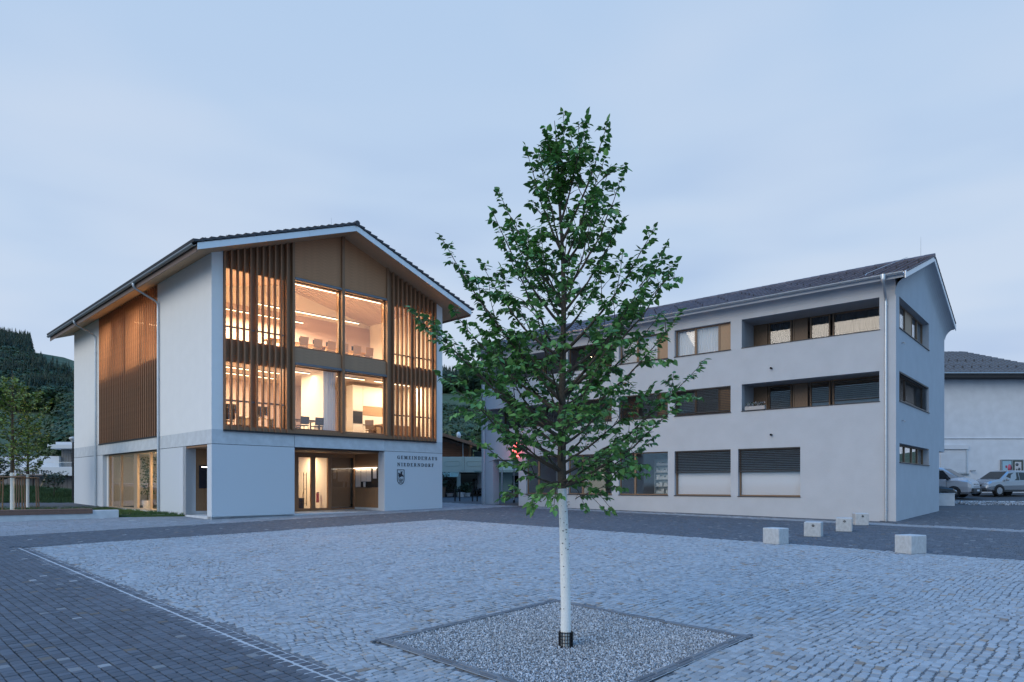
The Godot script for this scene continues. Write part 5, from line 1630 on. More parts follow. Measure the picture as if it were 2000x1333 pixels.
func hills() -> void:
	hill_noise.frequency = 0.008
	hill_noise.seed = 9
	var g := G.new()
	var nx := 70
	var nd := 44
	for i in nx:
		for j in nd:
			var q := []
			for k in [[0, 0], [1, 0], [1, 1], [0, 1]]:
				var x := lerpf(-700.0, 560.0, (i + k[0]) / float(nx))
				var d := lerpf(100.0, 640.0, (j + k[1]) / float(nd))
				q.append(Vector3(x, hill(x, d), -d))
			g.quad(q[0], q[1], q[2], q[3])
	setting(g, "hill", mottled(Color(0.055, 0.088, 0.045), 0.3, 0.95, Vector3.ONE * 0.012, 0.05, 81))
	var kinds := [blob_tree(1, true), blob_tree(2, true), blob_tree(3, false), blob_tree(4, false)]
	var xfs := [[], [], [], []]
	var cols := [[], [], [], []]
	var patch := FastNoiseLite.new()
	patch.frequency = 0.012
	patch.seed = 5
	var tries := 0
	while tries < 26000:
		tries += 1
		var d := rng.randf_range(150.0, 535.0)
		var az: float = rng.randf_range(-0.80, -0.60) if tries % 2 == 0 else rng.randf_range(-0.20, 0.02)
		if tries % 9 == 0: az = rng.randf_range(-0.6, -0.2)
		var x := az * d
		var y := hill(x, d)
		var t := (y - 2.0) / d         # how high it stands in sight
		if az < -0.55:
			var meadow := t < 0.112 + 0.02 * patch.get_noise_2d(x, d) and az < -0.655 + 0.03 * patch.get_noise_2d(d, x)
			if meadow: continue
			if az > -0.706 and t > 0.162 + (az + 0.706) * -0.45: continue
		else:
			var lo := 0.084 + 0.006 * patch.get_noise_2d(x, d)
			if t > lo and t < lo + 0.05: continue
		var c := patch.get_noise_2d(x * 2.0, d * 2.0) + rng.randf_range(-0.25, 0.25)
		var k := (0 if rng.randf() < 0.5 else 1) if (c > 0.05 or t > 0.18) and t > 0.11 else (2 if rng.randf() < 0.5 else 3)
		var s := rng.randf_range(9.0, 16.0) * (1.15 if k < 2 else 0.85)
		xfs[k].append(Transform3D(Basis(Vector3.UP, rng.randf() * TAU) * Basis.from_scale(Vector3(s * rng.randf_range(0.85, 1.2), s, s * rng.randf_range(0.85, 1.2))), Vector3(x, y - 0.6, -d)))
		var col := Color(0.022, 0.046, 0.022) if k < 2 else Color(0.045, 0.085, 0.030)
		cols[k].append(col * rng.randf_range(0.65, 1.35))
	var forest := Node3D.new()
	forest.name = "forest"
	add_child(forest)
	tag(forest, "dark mixed forest covering the hillside behind the village", "forest", "", "stuff")
	for k in 4: many(["conifers", "conifers", "broadleaf_trees", "broadleaf_trees"][k], kinds[k], M.foliage, xfs[k], cols[k], forest)

# ---------------------------------------------------------------- vehicles; own axes: x forward, z to the side
func vehicle(called: String, label: String, category: String, where: Transform3D, paint: Material, st: Array, o: Dictionary, group := "") -> Node3D:
	# st: stations from rear to front [x, underside, waist, half width at the waist, top, half width at the top]
	var V := thing(called, label, category, where, group)
	var ring := func(s: Array) -> Array:
		var x: float = s[0]
		var w: float = s[3]
		var q := [Vector2(w * 0.86, s[1]), Vector2(w * 0.98, s[1] + 0.12), Vector2(w, lerpf(s[1], s[2], 0.6)), Vector2(w * 0.975, s[2]), Vector2(lerpf(s[3], s[5], 0.9), lerpf(s[2], s[4], 0.88)), Vector2(s[5] * 0.86, s[4] - 0.012), Vector2(s[5] * 0.4, s[4])]
		var out := []
		for p in q: out.append(Vector3(x, p.y, p.x))
		for i in range(q.size() - 1, -1, -1): out.append(Vector3(x, q[i].y, -q[i].x))
		return out
	var g := G.new()
	var prev = null
	for s in st:
		var r: Array = ring.call(s)
		if prev != null:
			for i in r.size():
				var j := (i + 1) % r.size()
				g.quad(prev[i], r[i], r[j], prev[j])
		prev = r
	for e in [[ring.call(st[0]), 1], [ring.call(st[st.size() - 1]), -1]]:
		var r: Array = e[0]
		for i in 6:
			if e[1] > 0: g.quad(r[i], r[i + 1], r[12 - i], r[13 - i])
			else: g.quad(r[13 - i], r[12 - i], r[i + 1], r[i])
	put(g, "body", paint, V)
	var at_x := func(x: float) -> Array:
		for i in st.size() - 1:
			if x <= st[i + 1][0]:
				var t: float = (x - st[i][0]) / (st[i + 1][0] - st[i][0])
				var m := []
				for k in 6: m.append(lerpf(st[i][k], st[i + 1][k], t))
				return m
		return st[st.size() - 1]
	for poly in o.get("glass", []):
		for s in [1.0, -1.0]:
			g = G.new()
			var pts := []
			for p in poly:
				var m: Array = at_x.call(p[0])
				var t := clampf((p[1] - m[2]) / maxf(0.05, lerpf(m[2], m[4], 0.88) - m[2]), 0, 1)
				pts.append(Vector3(p[0], p[1], s * (lerpf(m[3] * 0.975, lerpf(m[3], m[5], 0.9), t) + 0.008)))
			for i in range(1, pts.size() - 1):
				if s > 0: g.tri(pts[0], pts[i], pts[i + 1])
				else: g.tri(pts[0], pts[i + 1], pts[i])
			put(g, "side_window", M.car_glass, V)
	if o.has("screen"):
		g = G.new()
		var a: Array = at_x.call(o.screen[0])
		var b: Array = at_x.call(o.screen[1])
		var up := Vector3(0.012, 0.012, 0)
		g.quad(Vector3(a[0], a[4] - 0.02, a[5] * 0.84) + up, Vector3(b[0], b[4] - 0.01, b[5] * 0.88) + up, Vector3(b[0], b[4] - 0.01, -b[5] * 0.88) + up, Vector3(a[0], a[4] - 0.02, -a[5] * 0.84) + up)
		put(g, "windscreen", M.car_glass, V)
	var r: float = o.wheel
	for wx in o.axles:
		for s in [1.0, -1.0]:
			var m: Array = at_x.call(wx)
			var z: float = s * (m[3] - 0.10)
			g = G.new()
			g.tube([Vector3(wx, r, z - s * 0.12), Vector3(wx, r, z + s * 0.105), Vector3(wx, r, z + s * 0.12)], [r, r, r * 0.9], 20)
			var w := put(g, "wheel", M.tyre, V)
			g = G.new()
			g.tube([Vector3(wx, r, z + s * 0.1), Vector3(wx, r, z + s * 0.125)], [r * 0.66, r * 0.62], 18)
			g.tube([Vector3(wx, r, z + s * 0.12), Vector3(wx, r, z + s * 0.14)], [r * 0.2, r * 0.18], 10)
			for k in 7:
				var a := TAU * k / 7.0
				g.bar(Vector3(wx + cos(a) * r * 0.15, r + sin(a) * r * 0.15, z + s * 0.13), Vector3(wx + cos(a) * r * 0.62, r + sin(a) * r * 0.62, z + s * 0.13), 0.035, 0.02, Vector3(0, 0, 1))
			put(g, "rim", M.rim, w)
			g = G.new()
			for k in 10:      # dark wheel arch
				var a0 := PI * k / 10.0
				var a1 := PI * (k + 1) / 10.0
				var zz: float = s * (m[3] + 0.006)
				var q := [Vector3(wx + cos(a0) * r * 1.02, r + sin(a0) * r * 1.02, zz), Vector3(wx + cos(a1) * r * 1.02, r + sin(a1) * r * 1.02, zz), Vector3(wx + cos(a1) * r * 1.2, r + sin(a1) * r * 1.2, zz), Vector3(wx + cos(a0) * r * 1.2, r + sin(a0) * r * 1.2, zz)]
				if s > 0: g.quad(q[3], q[2], q[1], q[0])
				else: g.quad(q[0], q[1], q[2], q[3])
			put(g, "wheel_arch", M.black, V)
	for b in o.get("boxes", []):      # [name, material, centre, size]
		g = G.new()
		g.cbox(b[2], b[3], minf(0.03, b[3][b[3].min_axis_index()] * 0.4))
		put(g, b[0], b[1], V)
	return V
func vehicles() -> void:
	M.car_glass = plain(Color(0.015, 0.018, 0.02), 0.05)
	M.tyre = plain(Color(0.012, 0.012, 0.013), 0.8)
	M.rim = plain(Color(0.4, 0.41, 0.43), 0.35, 0.8)
	M.headlamp = plain(Color(0.6, 0.62, 0.65), 0.15, 0.5)
	M.plate = plain(Color(0.6, 0.6, 0.62), 0.5)
	var silver := plain(Color(0.30, 0.32, 0.35), 0.25, 0.6)
	silver.clearcoat_enabled = true
	silver.clearcoat = 0.8
	var white := plain(Color(0.40, 0.42, 0.45), 0.3, 0.25)
	white.clearcoat_enabled = true
	white.clearcoat = 0.6
	var black := plain(Color(0.012, 0.013, 0.016), 0.2)
	var van_st := [[-2.45, 0.35, 1.12, 0.92, 1.86, 0.80], [-2.3, 0.26, 1.14, 0.95, 1.95, 0.84], [0.45, 0.24, 1.14, 0.95, 1.96, 0.84], [0.85, 0.24, 1.12, 0.95, 1.88, 0.82], [1.72, 0.24, 1.08, 0.95, 1.30, 0.82], [2.25, 0.26, 0.98, 0.93, 1.13, 0.80], [2.42, 0.30, 0.85, 0.88, 0.98, 0.74], [2.5, 0.34, 0.6, 0.8, 0.78, 0.66]]
	var van_o := {"wheel": 0.34, "axles": [-1.5, 1.5], "screen": [0.88, 1.70], "glass": [[[0.05, 1.18], [1.35, 1.18], [0.9, 1.72], [0.05, 1.74]], [[-1.3, 1.2], [-0.1, 1.2], [-0.1, 1.74], [-1.3, 1.74]]],
		"boxes": [["bumper", M.bumper, Vector3(2.46, 0.47, 0), Vector3(0.22, 0.3, 1.72)], ["grille", M.black, Vector3(2.44, 0.82, 0), Vector3(0.08, 0.15, 1.05)], ["headlight", M.headlamp, Vector3(2.36, 0.85, 0.66), Vector3(0.14, 0.2, 0.3)], ["headlight", M.headlamp, Vector3(2.36, 0.85, -0.66), Vector3(0.14, 0.2, 0.3)], ["number_plate", M.plate, Vector3(2.58, 0.47, 0), Vector3(0.02, 0.11, 0.5)], ["mirror", M.black, Vector3(1.2, 1.22, 1.06), Vector3(0.12, 0.24, 0.2)], ["mirror", M.black, Vector3(1.2, 1.22, -1.06), Vector3(0.12, 0.24, 0.2)], ["emblem", M.headlamp, Vector3(2.49, 0.83, 0), Vector3(0.02, 0.11, 0.11)], ["side_moulding", M.bumper, Vector3(-0.1, 0.5, 0.955), Vector3(2.2, 0.05, 0.02)], ["door_gap", M.black, Vector3(-0.02, 0.75, 0.952), Vector3(0.012, 0.9, 0.01)], ["door_gap", M.black, Vector3(1.12, 0.8, 0.952), Vector3(0.012, 0.65, 0.01)]]}
	vehicle("delivery_van", "pale silver van with dark bumper parked nose out by the white hall", "van", Transform3D(Basis(Vector3.UP, deg_to_rad(-48)), at(27.25, 44.3)), white, van_st, van_o)
	var suv_st := [[-2.25, 0.5, 0.95, 0.82, 1.35, 0.62], [-2.1, 0.38, 1.0, 0.90, 1.58, 0.66], [-1.5, 0.3, 1.02, 0.92, 1.70, 0.70], [-0.2, 0.28, 1.0, 0.93, 1.73, 0.72], [0.35, 0.28, 0.98, 0.93, 1.66, 0.71], [1.15, 0.28, 0.96, 0.92, 1.14, 0.78], [1.9, 0.3, 0.90, 0.90, 1.02, 0.76], [2.15, 0.34, 0.76, 0.84, 0.90, 0.68], [2.26, 0.4, 0.6, 0.74, 0.7, 0.58]]
	var suv_o := {"wheel": 0.36, "axles": [-1.35, 1.35], "screen": [0.37, 1.13], "glass": [[[-0.35, 1.05], [0.98, 1.03], [0.42, 1.5], [-0.35, 1.58]], [[-1.45, 1.08], [-0.42, 1.06], [-0.42, 1.58], [-1.3, 1.55]], [[-1.98, 1.15], [-1.52, 1.1], [-1.4, 1.53], [-1.75, 1.46]]],
		"boxes": [["bumper", M.bumper, Vector3(2.2, 0.45, 0), Vector3(0.2, 0.2, 1.5)], ["grille", M.black, Vector3(2.2, 0.7, 0), Vector3(0.12, 0.16, 0.9)], ["headlight", M.headlamp, Vector3(2.06, 0.83, 0.66), Vector3(0.3, 0.13, 0.26)], ["headlight", M.headlamp, Vector3(2.06, 0.83, -0.66), Vector3(0.3, 0.13, 0.26)], ["mirror", silver, Vector3(0.82, 1.08, 1.03), Vector3(0.14, 0.14, 0.2)], ["mirror", silver, Vector3(0.82, 1.08, -1.03), Vector3(0.14, 0.14, 0.2)], ["sill", M.bumper, Vector3(0, 0.36, 0.925), Vector3(1.9, 0.14, 0.03)], ["sill", M.bumper, Vector3(0, 0.36, -0.925), Vector3(1.9, 0.14, 0.03)], ["door_gap", M.black, Vector3(-0.38, 0.75, 0.932), Vector3(0.012, 0.6, 0.01)], ["door_handle", silver, Vector3(-0.2, 0.94, 0.935), Vector3(0.18, 0.03, 0.03)]]}
	vehicle("parked_car", "silver five-door off-roader parked before the white hall", "car", Transform3D(Basis(Vector3.UP, deg_to_rad(-166)), at(33.1, 46.0)), silver, suv_st, suv_o)
	var car_st := [[-2.0, 0.45, 0.85, 0.78, 1.1, 0.6], [-1.6, 0.3, 0.88, 0.86, 1.38, 0.62], [-0.2, 0.26, 0.88, 0.87, 1.45, 0.64], [0.3, 0.26, 0.87, 0.87, 1.38, 0.63], [1.05, 0.26, 0.84, 0.86, 0.98, 0.74], [1.75, 0.28, 0.74, 0.83, 0.84, 0.7], [1.98, 0.32, 0.6, 0.72, 0.68, 0.6]]
	var car_o := {"wheel": 0.31, "axles": [-1.2, 1.25], "screen": [0.32, 1.03], "glass": [[[-0.25, 0.92], [0.9, 0.9], [0.4, 1.28], [-0.25, 1.33]]], "boxes": [["headlight", M.headlamp, Vector3(1.86, 0.66, 0.55), Vector3(0.2, 0.12, 0.26)], ["headlight", M.headlamp, Vector3(1.86, 0.66, -0.55), Vector3(0.2, 0.12, 0.26)], ["number_plate", M.plate, Vector3(2.0, 0.42, 0), Vector3(0.02, 0.11, 0.5)]]}
	vehicle("parked_car", "black small car showing its nose round the gable end", "car", Transform3D(Basis(Vector3.UP, deg_to_rad(-14)), at(23.35, 39.6)), black, car_st, car_o)
	var rear_o := van_o.duplicate()
	rear_o.boxes = [["rear_window", M.car_glass, Vector3(-2.40, 1.5, 0), Vector3(0.08, 0.5, 1.35)], ["rear_light", plain(Color(0.25, 0.03, 0.03), 0.3), Vector3(-2.40, 1.0, 0.84), Vector3(0.1, 0.35, 0.12)], ["rear_light", plain(Color(0.25, 0.03, 0.03), 0.3), Vector3(-2.40, 1.0, -0.84), Vector3(0.1, 0.35, 0.12)], ["bumper", M.bumper, Vector3(-2.46, 0.42, 0), Vector3(0.16, 0.2, 1.7)], ["number_plate", M.plate, Vector3(-2.47, 0.85, 0), Vector3(0.02, 0.11, 0.5)], ["mirror", M.black, Vector3(1.2, 1.22, 1.06), Vector3(0.12, 0.24, 0.2)], ["mirror", M.black, Vector3(1.2, 1.22, -1.06), Vector3(0.12, 0.24, 0.2)]]
	vehicle("delivery_van", "white van parked under the mint green house", "van", Transform3D(Basis(Vector3.UP, deg_to_rad(96)), at(-2.12, 57.8)), plain(Color(0.62, 0.64, 0.66), 0.35), van_st, rear_o)

# ---------------------------------------------------------------- round about
func blocks() -> void:
	var spec := [[7.25, 18.75, 0.47, 0.44, 0.50, 0.62, "concrete seating block on the pale setts' edge, showing its narrow drilled side"], [9.22, 20.85, 0.48, 0.45, 0.50, -0.55, "concrete block with a round lifting hole, on dark paving between two other blocks"], [11.01, 22.6, 0.48, 0.45, 0.50, -0.5, "concrete block with a round lifting hole, half hiding the rearmost block"], [12.87, 25.2, 0.46, 0.44, 0.46, -0.2, "concrete block partly hidden behind another block near the apartment house wall"], [9.7, 16.6, 0.56, 0.45, 0.44, 0.42, "widest concrete block, weathered, standing alone on the pale setts' edge"]]
	for i in 5:
		var s: Array = spec[i]
		var b := thing("concrete_block", s[6], "block", Transform3D(Basis(Vector3.UP, s[5]), at(s[0], s[1])), "concrete blocks on the square")
		var g := G.new()
		g.cbox(Vector3(0, s[3] * 0.5 - 0.01, 0), Vector3(s[2], s[3], s[4]), 0.016)
		put(g, "block", M.block_concrete, b)
		var right: bool = i == 0 or i == 4
		g = G.new()
		var c := Vector3(s[2] * 0.5, s[3] * 0.68, 0.02) if right else Vector3(0.02, s[3] * 0.74, s[4] * 0.5)
		var n := Vector3(1, 0, 0) if right else Vector3(0, 0, 1)
		g.tube([c + n * 0.001, c + n * 0.006], [0.038, 0.036], 12)
		put(g, "lifting_socket", M.black, b)
		g = G.new()
		g.tube([c + n * 0.005, c + n * 0.014], [0.014, 0.012], 8)
		put(g, "lifting_bolt", M.gutter, b)
func left_side() -> void:
	var lawn := [Vector2(-16.9, 29.3), Vector2(-14.25, 29.9), Vector2(-27.6, 42.9), Vector2(-20, 56), Vector2(-40, 78), Vector2(-90, 78), Vector2(-90, 22), Vector2(-26.5, 22.2)]
	var g := G.new()
	g.prism(PackedVector2Array(lawn), 0.2, 0.70, Transform3D(Basis(Vector3(1, 0, 0), Vector3(0, 0, -1), Vector3(0, 1, 0)), Vector3.ZERO))
	var lm := mottled(Color(0.045, 0.085, 0.025), 0.35, 0.95, Vector3.ONE * 1.2, 0.06, 83)
	setting(g, "lawn", lm)
	g = G.new()
	for i in 22:
		for j in 10:
			var f := func(a: int, b: int) -> Vector3:
				var x := lerpf(-52.0, -25.5, a / 22.0)
				var d := lerpf(42.0, 60.0, b / 10.0)
				return Vector3(x, 0.66 + 1.25 * sin(PI * a / 22.0) * sin(PI * b / 10.0) + 0.06 * sin(x * 2.1) * sin(d * 1.7), -d)
			g.quad(f.call(i, j), f.call(i + 1, j), f.call(i + 1, j + 1), f.call(i, j + 1))
	setting(g, "lawn_mound", lm)
	var blade := G.new()
	for i in 7:
		var a := i * 0.9
		var o := Vector3(cos(a), 0, sin(a))
		var s := Vector3(-sin(a), 0, cos(a)) * 0.01
		blade.tri(o * 0.02 + s, o * 0.02 - s, o * (0.05 + 0.01 * i) + Vector3(0, 0.09 + 0.01 * (i % 3), 0))
	var bm := blade.mesh()
	var xfs := []
	var cols := []
	var poly := PackedVector2Array(lawn)
	while xfs.size() < 9000:
		var p := Vector2(rng.randf_range(-32, -14.3), rng.randf_range(24.0, 44.0))
		if not Geometry2D.is_point_in_polygon(p, poly): continue
		var s := rng.randf_range(0.6, 1.4)
		xfs.append(Transform3D(Basis(Vector3.UP, rng.randf() * TAU) * Basis.from_scale(Vector3(s, s, s)), Vector3(p.x, 0.695, -p.y)))
		cols.append(Color(0.05, 0.10, 0.028) * rng.randf_range(0.6, 1.5))
	for i in 5000:
		var x := rng.randf_range(-45, -27)
		var d := rng.randf_range(43, 50)
		var a := (x + 52.0) / 26.5
		var b := (d - 42.0) / 18.0
		xfs.append(Transform3D(Basis(Vector3.UP, rng.randf() * TAU) * Basis.from_scale(Vector3(2, 2.6, 2) * rng.randf_range(0.6, 1.3)), Vector3(x, 0.64 + 1.25 * sin(PI * a) * sin(PI * b), -d)))
		cols.append(Color(0.045, 0.088, 0.028) * rng.randf_range(0.6, 1.5))
	tag(many("grass", bm, M.grass, xfs, cols), "short grass of the lawn beside the town hall", "grass", "", "stuff")
	# bench wall
	var a := Vector2(-27.5, 21.25)
	var b := Vector2(-16.75, 29.05)
	var e := (b - a).normalized()
	var th := atan2(e.y, e.x)
	var where := Transform3D(Basis(Vector3.UP, th), Vector3(b.x, 0.5, -b.y))
	var W := thing("bench_wall", "low pale concrete wall with dark timber seats at the lawn's edge", "bench", where)
	put(CB(-13.2, 0, -0.1, 0.44, 0, -0.5, 0.012), "wall", M.concrete, W)
	for s in [[-0.95, -4.75], [-5.3, -9.6], [-10.1, -13.1]]:
		for k in 3: put(CB(s[1], s[0], 0.445, 0.515, 0.03 - k * 0.175, -0.135 - k * 0.175, 0.008), "seat_plank", M.bench_wood, W)
		put(CB(s[1], s[0], 0.31, 0.443, 0.055, 0.003, 0.008), "front_plank", M.bench_wood, W)
	# trees with stakes
	young_tree("young_tree", "taller staked young tree with whitewashed trunk behind the bench wall", Vector3(-24.4, 0.70, -33.3), 7.1, 1.45, 1.9, Color(0.15, 0.225, 0.055), 44, "young trees on the lawn", 0.12)
	young_tree("young_tree", "smaller staked young tree with thin white trunk beside the taller one", Vector3(-26.7, 0.70, -37.6), 5.6, 1.05, 1.9, Color(0.10, 0.155, 0.045), 34, "young trees on the lawn", 0.12)
	tree_stake("square frame of brown timber stakes round the taller young tree", Vector3(-24.4, 0.70, -33.3), 0.42, 1.75, 0.5)
	tree_stake("square frame of brown timber stakes round the smaller young tree", Vector3(-26.7, 0.70, -37.6), 0.42, 1.75, 0.5)
	young_tree("shrub_tree", "small spreading fruit tree on the lawn before the kindergarten", Vector3(-30.9, 1.1, -46.0), 1.7, 0.8, 0.0, Color(0.05, 0.07, 0.035), 16, "", 0.11)
	young_tree("shrub_tree", "broad leafy bush at the lawn behind the taller young tree", Vector3(-35.9, 1.2, -47.5), 2.8, 1.1, 0.0, Color(0.035, 0.06, 0.025), 20, "", 0.13)
	# lamp post
	var L := thing("street_lamp", "slim black lamp post with pale cap beside the town hall's rear corner", "street lamp", Transform3D(Basis(), Vector3(-28.45, 0.66, -44.2)))
	g = G.new()
	g.tube([Vector3(0, 0, 0), Vector3(0, 0.5, 0), Vector3(0, 4.1, 0)], [0.075, 0.065, 0.055], 10)
	put(g, "post", M.dark_metal, L)
	g = G.new()
	g.tube([Vector3(0, 4.1, 0), Vector3(0, 4.35, 0)], [0.12, 0.15], 12)
	put(g, "lantern", plain(Color(0.3, 0.32, 0.34), 0.3), L)
	g = G.new()
	g.ball(Vector3(0, 4.36, 0), Vector3(0.24, 0.12, 0.24), 12)
	put(g, "cap", plain(Color(0.55, 0.58, 0.6), 0.4), L)
	# kindergarten
	var K := thing("kindergarten", "low white modern kindergarten with lettered fascia and grey boarded walls", "building", Transform3D(Basis(), Vector3(-41.5, 0, -62)))
	var kw := plain(Color(0.62, 0.64, 0.66), 0.7)
	var board := mottled(Color(0.20, 0.195, 0.19), 0.25, 0.8, Vector3(4, 0.5, 4), 0.03, 85)
	put(CB(-14, 0, 2.7, 4.65, -0.5, -9.0, 0.02), "upper_wall", kw, K)
	var fas := put(CB(-4.6, 14, 2.83, 3.63, 0.9, -1.0, 0.02), "fascia", kw, K)
	lettering(fas, "Kindergarten", -2.95, -0.02, 3.22, 0.34, 0.902, "Droid Sans", M.letter, 0.03)
	for i in 15: put(CB(-5.0 + i * 0.42, -4.6 + i * 0.42, 1.0, 2.7, -0.3, -0.42, 0.01), "wall_board", board, K)
	for i in 6: put(CB(0.0 + i * 0.22, 0.205 + i * 0.22, 3.64, 5.3, -0.8, -0.92, 0.008), "wall_board", board, K)
	put(CB(1.32, 14, 3.64, 5.3, -0.95, -6.0, 0.02), "upper_storey", board, K)
	put(B(0.0, 1.3, 3.64, 5.3, -0.93, -6.0), "upper_storey", board, K)
	put(CB(-0.55, 14, 5.3, 5.68, 0.3, -7.0, 0.02), "roof_slab", kw, K)
	put(CB(0.0, 14, 5.69, 5.92, 0.0, -6.8, 0.02), "roof_slab", kw, K)
	var kd := put(B(0.95, 1.5, 3.66, 4.95, -0.76, -0.8), "balcony_door", M.dark_metal, K)
	pane(kd, 1.0, 1.45, 3.7, 4.9, -0.755, M.pane_dark)
	var kr := put(B(-0.9, 14, 4.02, 4.06, 0.8, 0.76), "balcony_rail", M.zinc, K)
	pane(kr, -0.9, 6, 3.64, 4.0, 0.78, M.pane)
	put(B(-0.95, -0.85, 3.64, 4.2, 0.83, 0.74), "rail_post", M.black, K)
	put(B(1.4, 14, 0.8, 2.82, -0.2, -5.0), "recess", M.black, K)  # solid block coloured black to stand in for the shade of the recess
	put(B(-14, 1.4, 0.2, 1.0, -0.25, -5.0), "plinth", plain(Color(0.07, 0.075, 0.085), 0.8), K)
	put(B(-14.0, -5.0, 1.0, 2.7, -0.5, -5.0), "lower_wall", plain(Color(0.10, 0.105, 0.11), 0.8), K)
	put(B(-1.75, -1.63, 1.0, 2.83, 0.6, 0.48), "column", M.dark_metal, K)
	var sw := thing("swing_frame", "wooden swing frame before the kindergarten recess", "play frame", Transform3D(Basis(), Vector3(-40.2, 1.35, -57.5)))
	g = G.new()
	g.tube([Vector3(0.2, 0, 0), Vector3(1.0, 1.5, 0)], [0.06, 0.05], 7)
	put(g, "strut", M.light_wood, sw)
	g = G.new()
	g.tube([Vector3(-1.6, 1.5, 0), Vector3(1.8, 1.5, 0)], [0.05, 0.05], 7)
	put(g, "beam", M.bench_wood, sw)
	g = G.new()
	g.tube([Vector3(-1.5, 0, 0), Vector3(-1.5, 1.5, 0)], [0.06, 0.05], 7)
	put(g, "post", M.bench_wood, sw)
func middle() -> void:
	# mint green house between the two buildings
	var mint := plain(Color(0.33, 0.45, 0.42), 0.7)
	var mint_pale := plain(Color(0.42, 0.53, 0.50), 0.6)
	var log_m := mottled(Color(0.20, 0.085, 0.045), 0.3, 0.7, Vector3(0.5, 6, 6), 0.03, 87)
	var Z := thing("village_house", "mint green village house with timber gable, balcony and brown roof", "house", Transform3D(Basis(), Vector3(0, 0, -54)))
	var g: G
	put(B(-1.55, 0.05, 0.9, 3.0, -0.5, -0.7), "ground_wall", mint, Z)
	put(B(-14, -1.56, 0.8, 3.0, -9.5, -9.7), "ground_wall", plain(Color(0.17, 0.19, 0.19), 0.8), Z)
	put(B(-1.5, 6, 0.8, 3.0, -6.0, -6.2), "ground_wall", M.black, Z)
	put(B(0.05, 3.5, 2.75, 3.3, -0.5, -0.8), "garage_lintel", plain(Color(0.5, 0.52, 0.55), 0.8), Z)
	put(B(0.05, 3.5, 0.9, 1.5, -0.45, -0.7), "garden_wall", M.concrete, Z)
	put(B(-14, 6, 3.0, 3.2, 0.4, -9.0), "floor_slab", mint, Z)
	for i in 14: put(CB(-14, minf(-3.55, -14.0 + (8.3 - 4.155 - i * 0.165) / 0.3165), 4.0 + i * 0.165, 4.155 + i * 0.165, -1.2 + 0.0, -1.35, 0.012), "log", log_m, Z)
	put(P([Vector2(-14, 3.2), Vector2(-3.6, 3.2), Vector2(-3.6, 5.2), Vector2(-14, 8.5)], -9, -1.36), "timber_core", M.dark_wood, Z)
	put(CB(-3.5, -3.3, 3.2, 5.6, -1.1, -1.4), "corner_post", M.slat_wood, Z)
	put(B(-3.3, 6.0, 3.2, 4.9, -5.0, -9), "upper_wall", plain(Color(0.12, 0.14, 0.15), 0.6), Z)
	g = G.new()
	g.tube([Vector3(-3.95, 3.6, -1.0), Vector3(-3.95, 5.6, -1.0)], [0.035, 0.035], 7)
	put(g, "drainpipe", M.zinc, Z)
	for s in 1:
		var t := Vector2(-14.0, 8.5)
		put(P([Vector2(-14, 8.58), Vector2(-1.9, 4.75), Vector2(-1.9, 4.98), Vector2(-14, 8.82)], -10, 0.3), "roof", M.dark_wood, Z)
		for k in 4: put(B(-12 + k * 2.9, -11.85 + k * 2.9, 7.75 - k * 0.92, 7.93 - k * 0.92, 0.2, -1.3), "purlin", M.slat_wood, Z)
	var dx := -14.0
	put(CB(-14, -2.95, 2.98, 3.10, 1.3, -0.4), "balcony_floor", mint_pale, Z)
	while dx < -3.2:
		var b := put(CB(dx, dx + 1.55, 3.1, 4.18, 1.3, 1.24, 0.01), "balcony_panel", mint_pale, Z)
		g = G.new()
		var pts := []
		var rr := []
		for i in 25:
			var an := TAU * i / 24.0
			var cx := 0.42 if cos(an) > 0 else -0.42
			pts.append(Vector3(dx + 0.78 + cx + cos(an) * 0.17, 3.66 + sin(an) * 0.19, 1.305)); rr.append(0.018)
		g.tube(pts, rr, 5, false)
		put(g, "moulding", mint, b)
		put(CB(dx + 1.56, dx + 1.70, 3.1, 4.2, 1.34, 1.2, 0.01), "balcony_post", mint_pale, Z)
		dx += 1.72
	for i in 3: put(CB(-2.93 + i * 1.0, -1.95 + i * 1.0, 3.05, 4.1, -0.35, -0.41, 0.01), "balcony_panel", mint_pale, Z)
	put(CB(-4.28, -4.0, 0.9, 2.98, 1.2, 0.92), "column", mint_pale, Z)
	g = G.new()
	for i in 7: g.quad(Vector3(-8.2 + i * 0.58, 2.62, 2.0), Vector3(-7.66 + i * 0.58, 2.62, 2.0), Vector3(-7.66 + i * 0.58, 2.98, 1.32), Vector3(-8.2 + i * 0.58, 2.98, 1.32))
	put(g, "canopy_pane", plain(Color(0.22, 0.32, 0.29), 0.2), Z)
	for i in 8: put(P([Vector2(-2.0, 2.6), Vector2(-1.32, 2.97), Vector2(-1.32, 3.0), Vector2(-2.0, 2.64)], 0, 0.04), "canopy_bar", mint, Z).transform = Transform3D(Basis(Vector3(0, 0, -1), Vector3.UP, Vector3(1, 0, 0)), Vector3(-8.22 + i * 0.58, 0.005, 0))
	var dish := thing("satellite_dish", "white satellite dish on the brown roof of the mint house", "dish", Transform3D(Basis(Vector3.UP, 0.9), Vector3(-4.3, 5.78, -55.0)))
	g = G.new()
	g.ball(Vector3(0, 0.22, 0), Vector3(0.26, 0.30, 0.06), 12)
	put(g, "reflector", M.curtain, dish)
	g = G.new()
	g.tube([Vector3(0, -0.3, -0.08), Vector3(0, 0.22, -0.08)], [0.03, 0.03], 6)
	g.tube([Vector3(0, 0.2, 0), Vector3(0.0, 0.2, 0.4)], [0.015, 0.015], 5)
	put(g, "mast", M.zinc, dish)
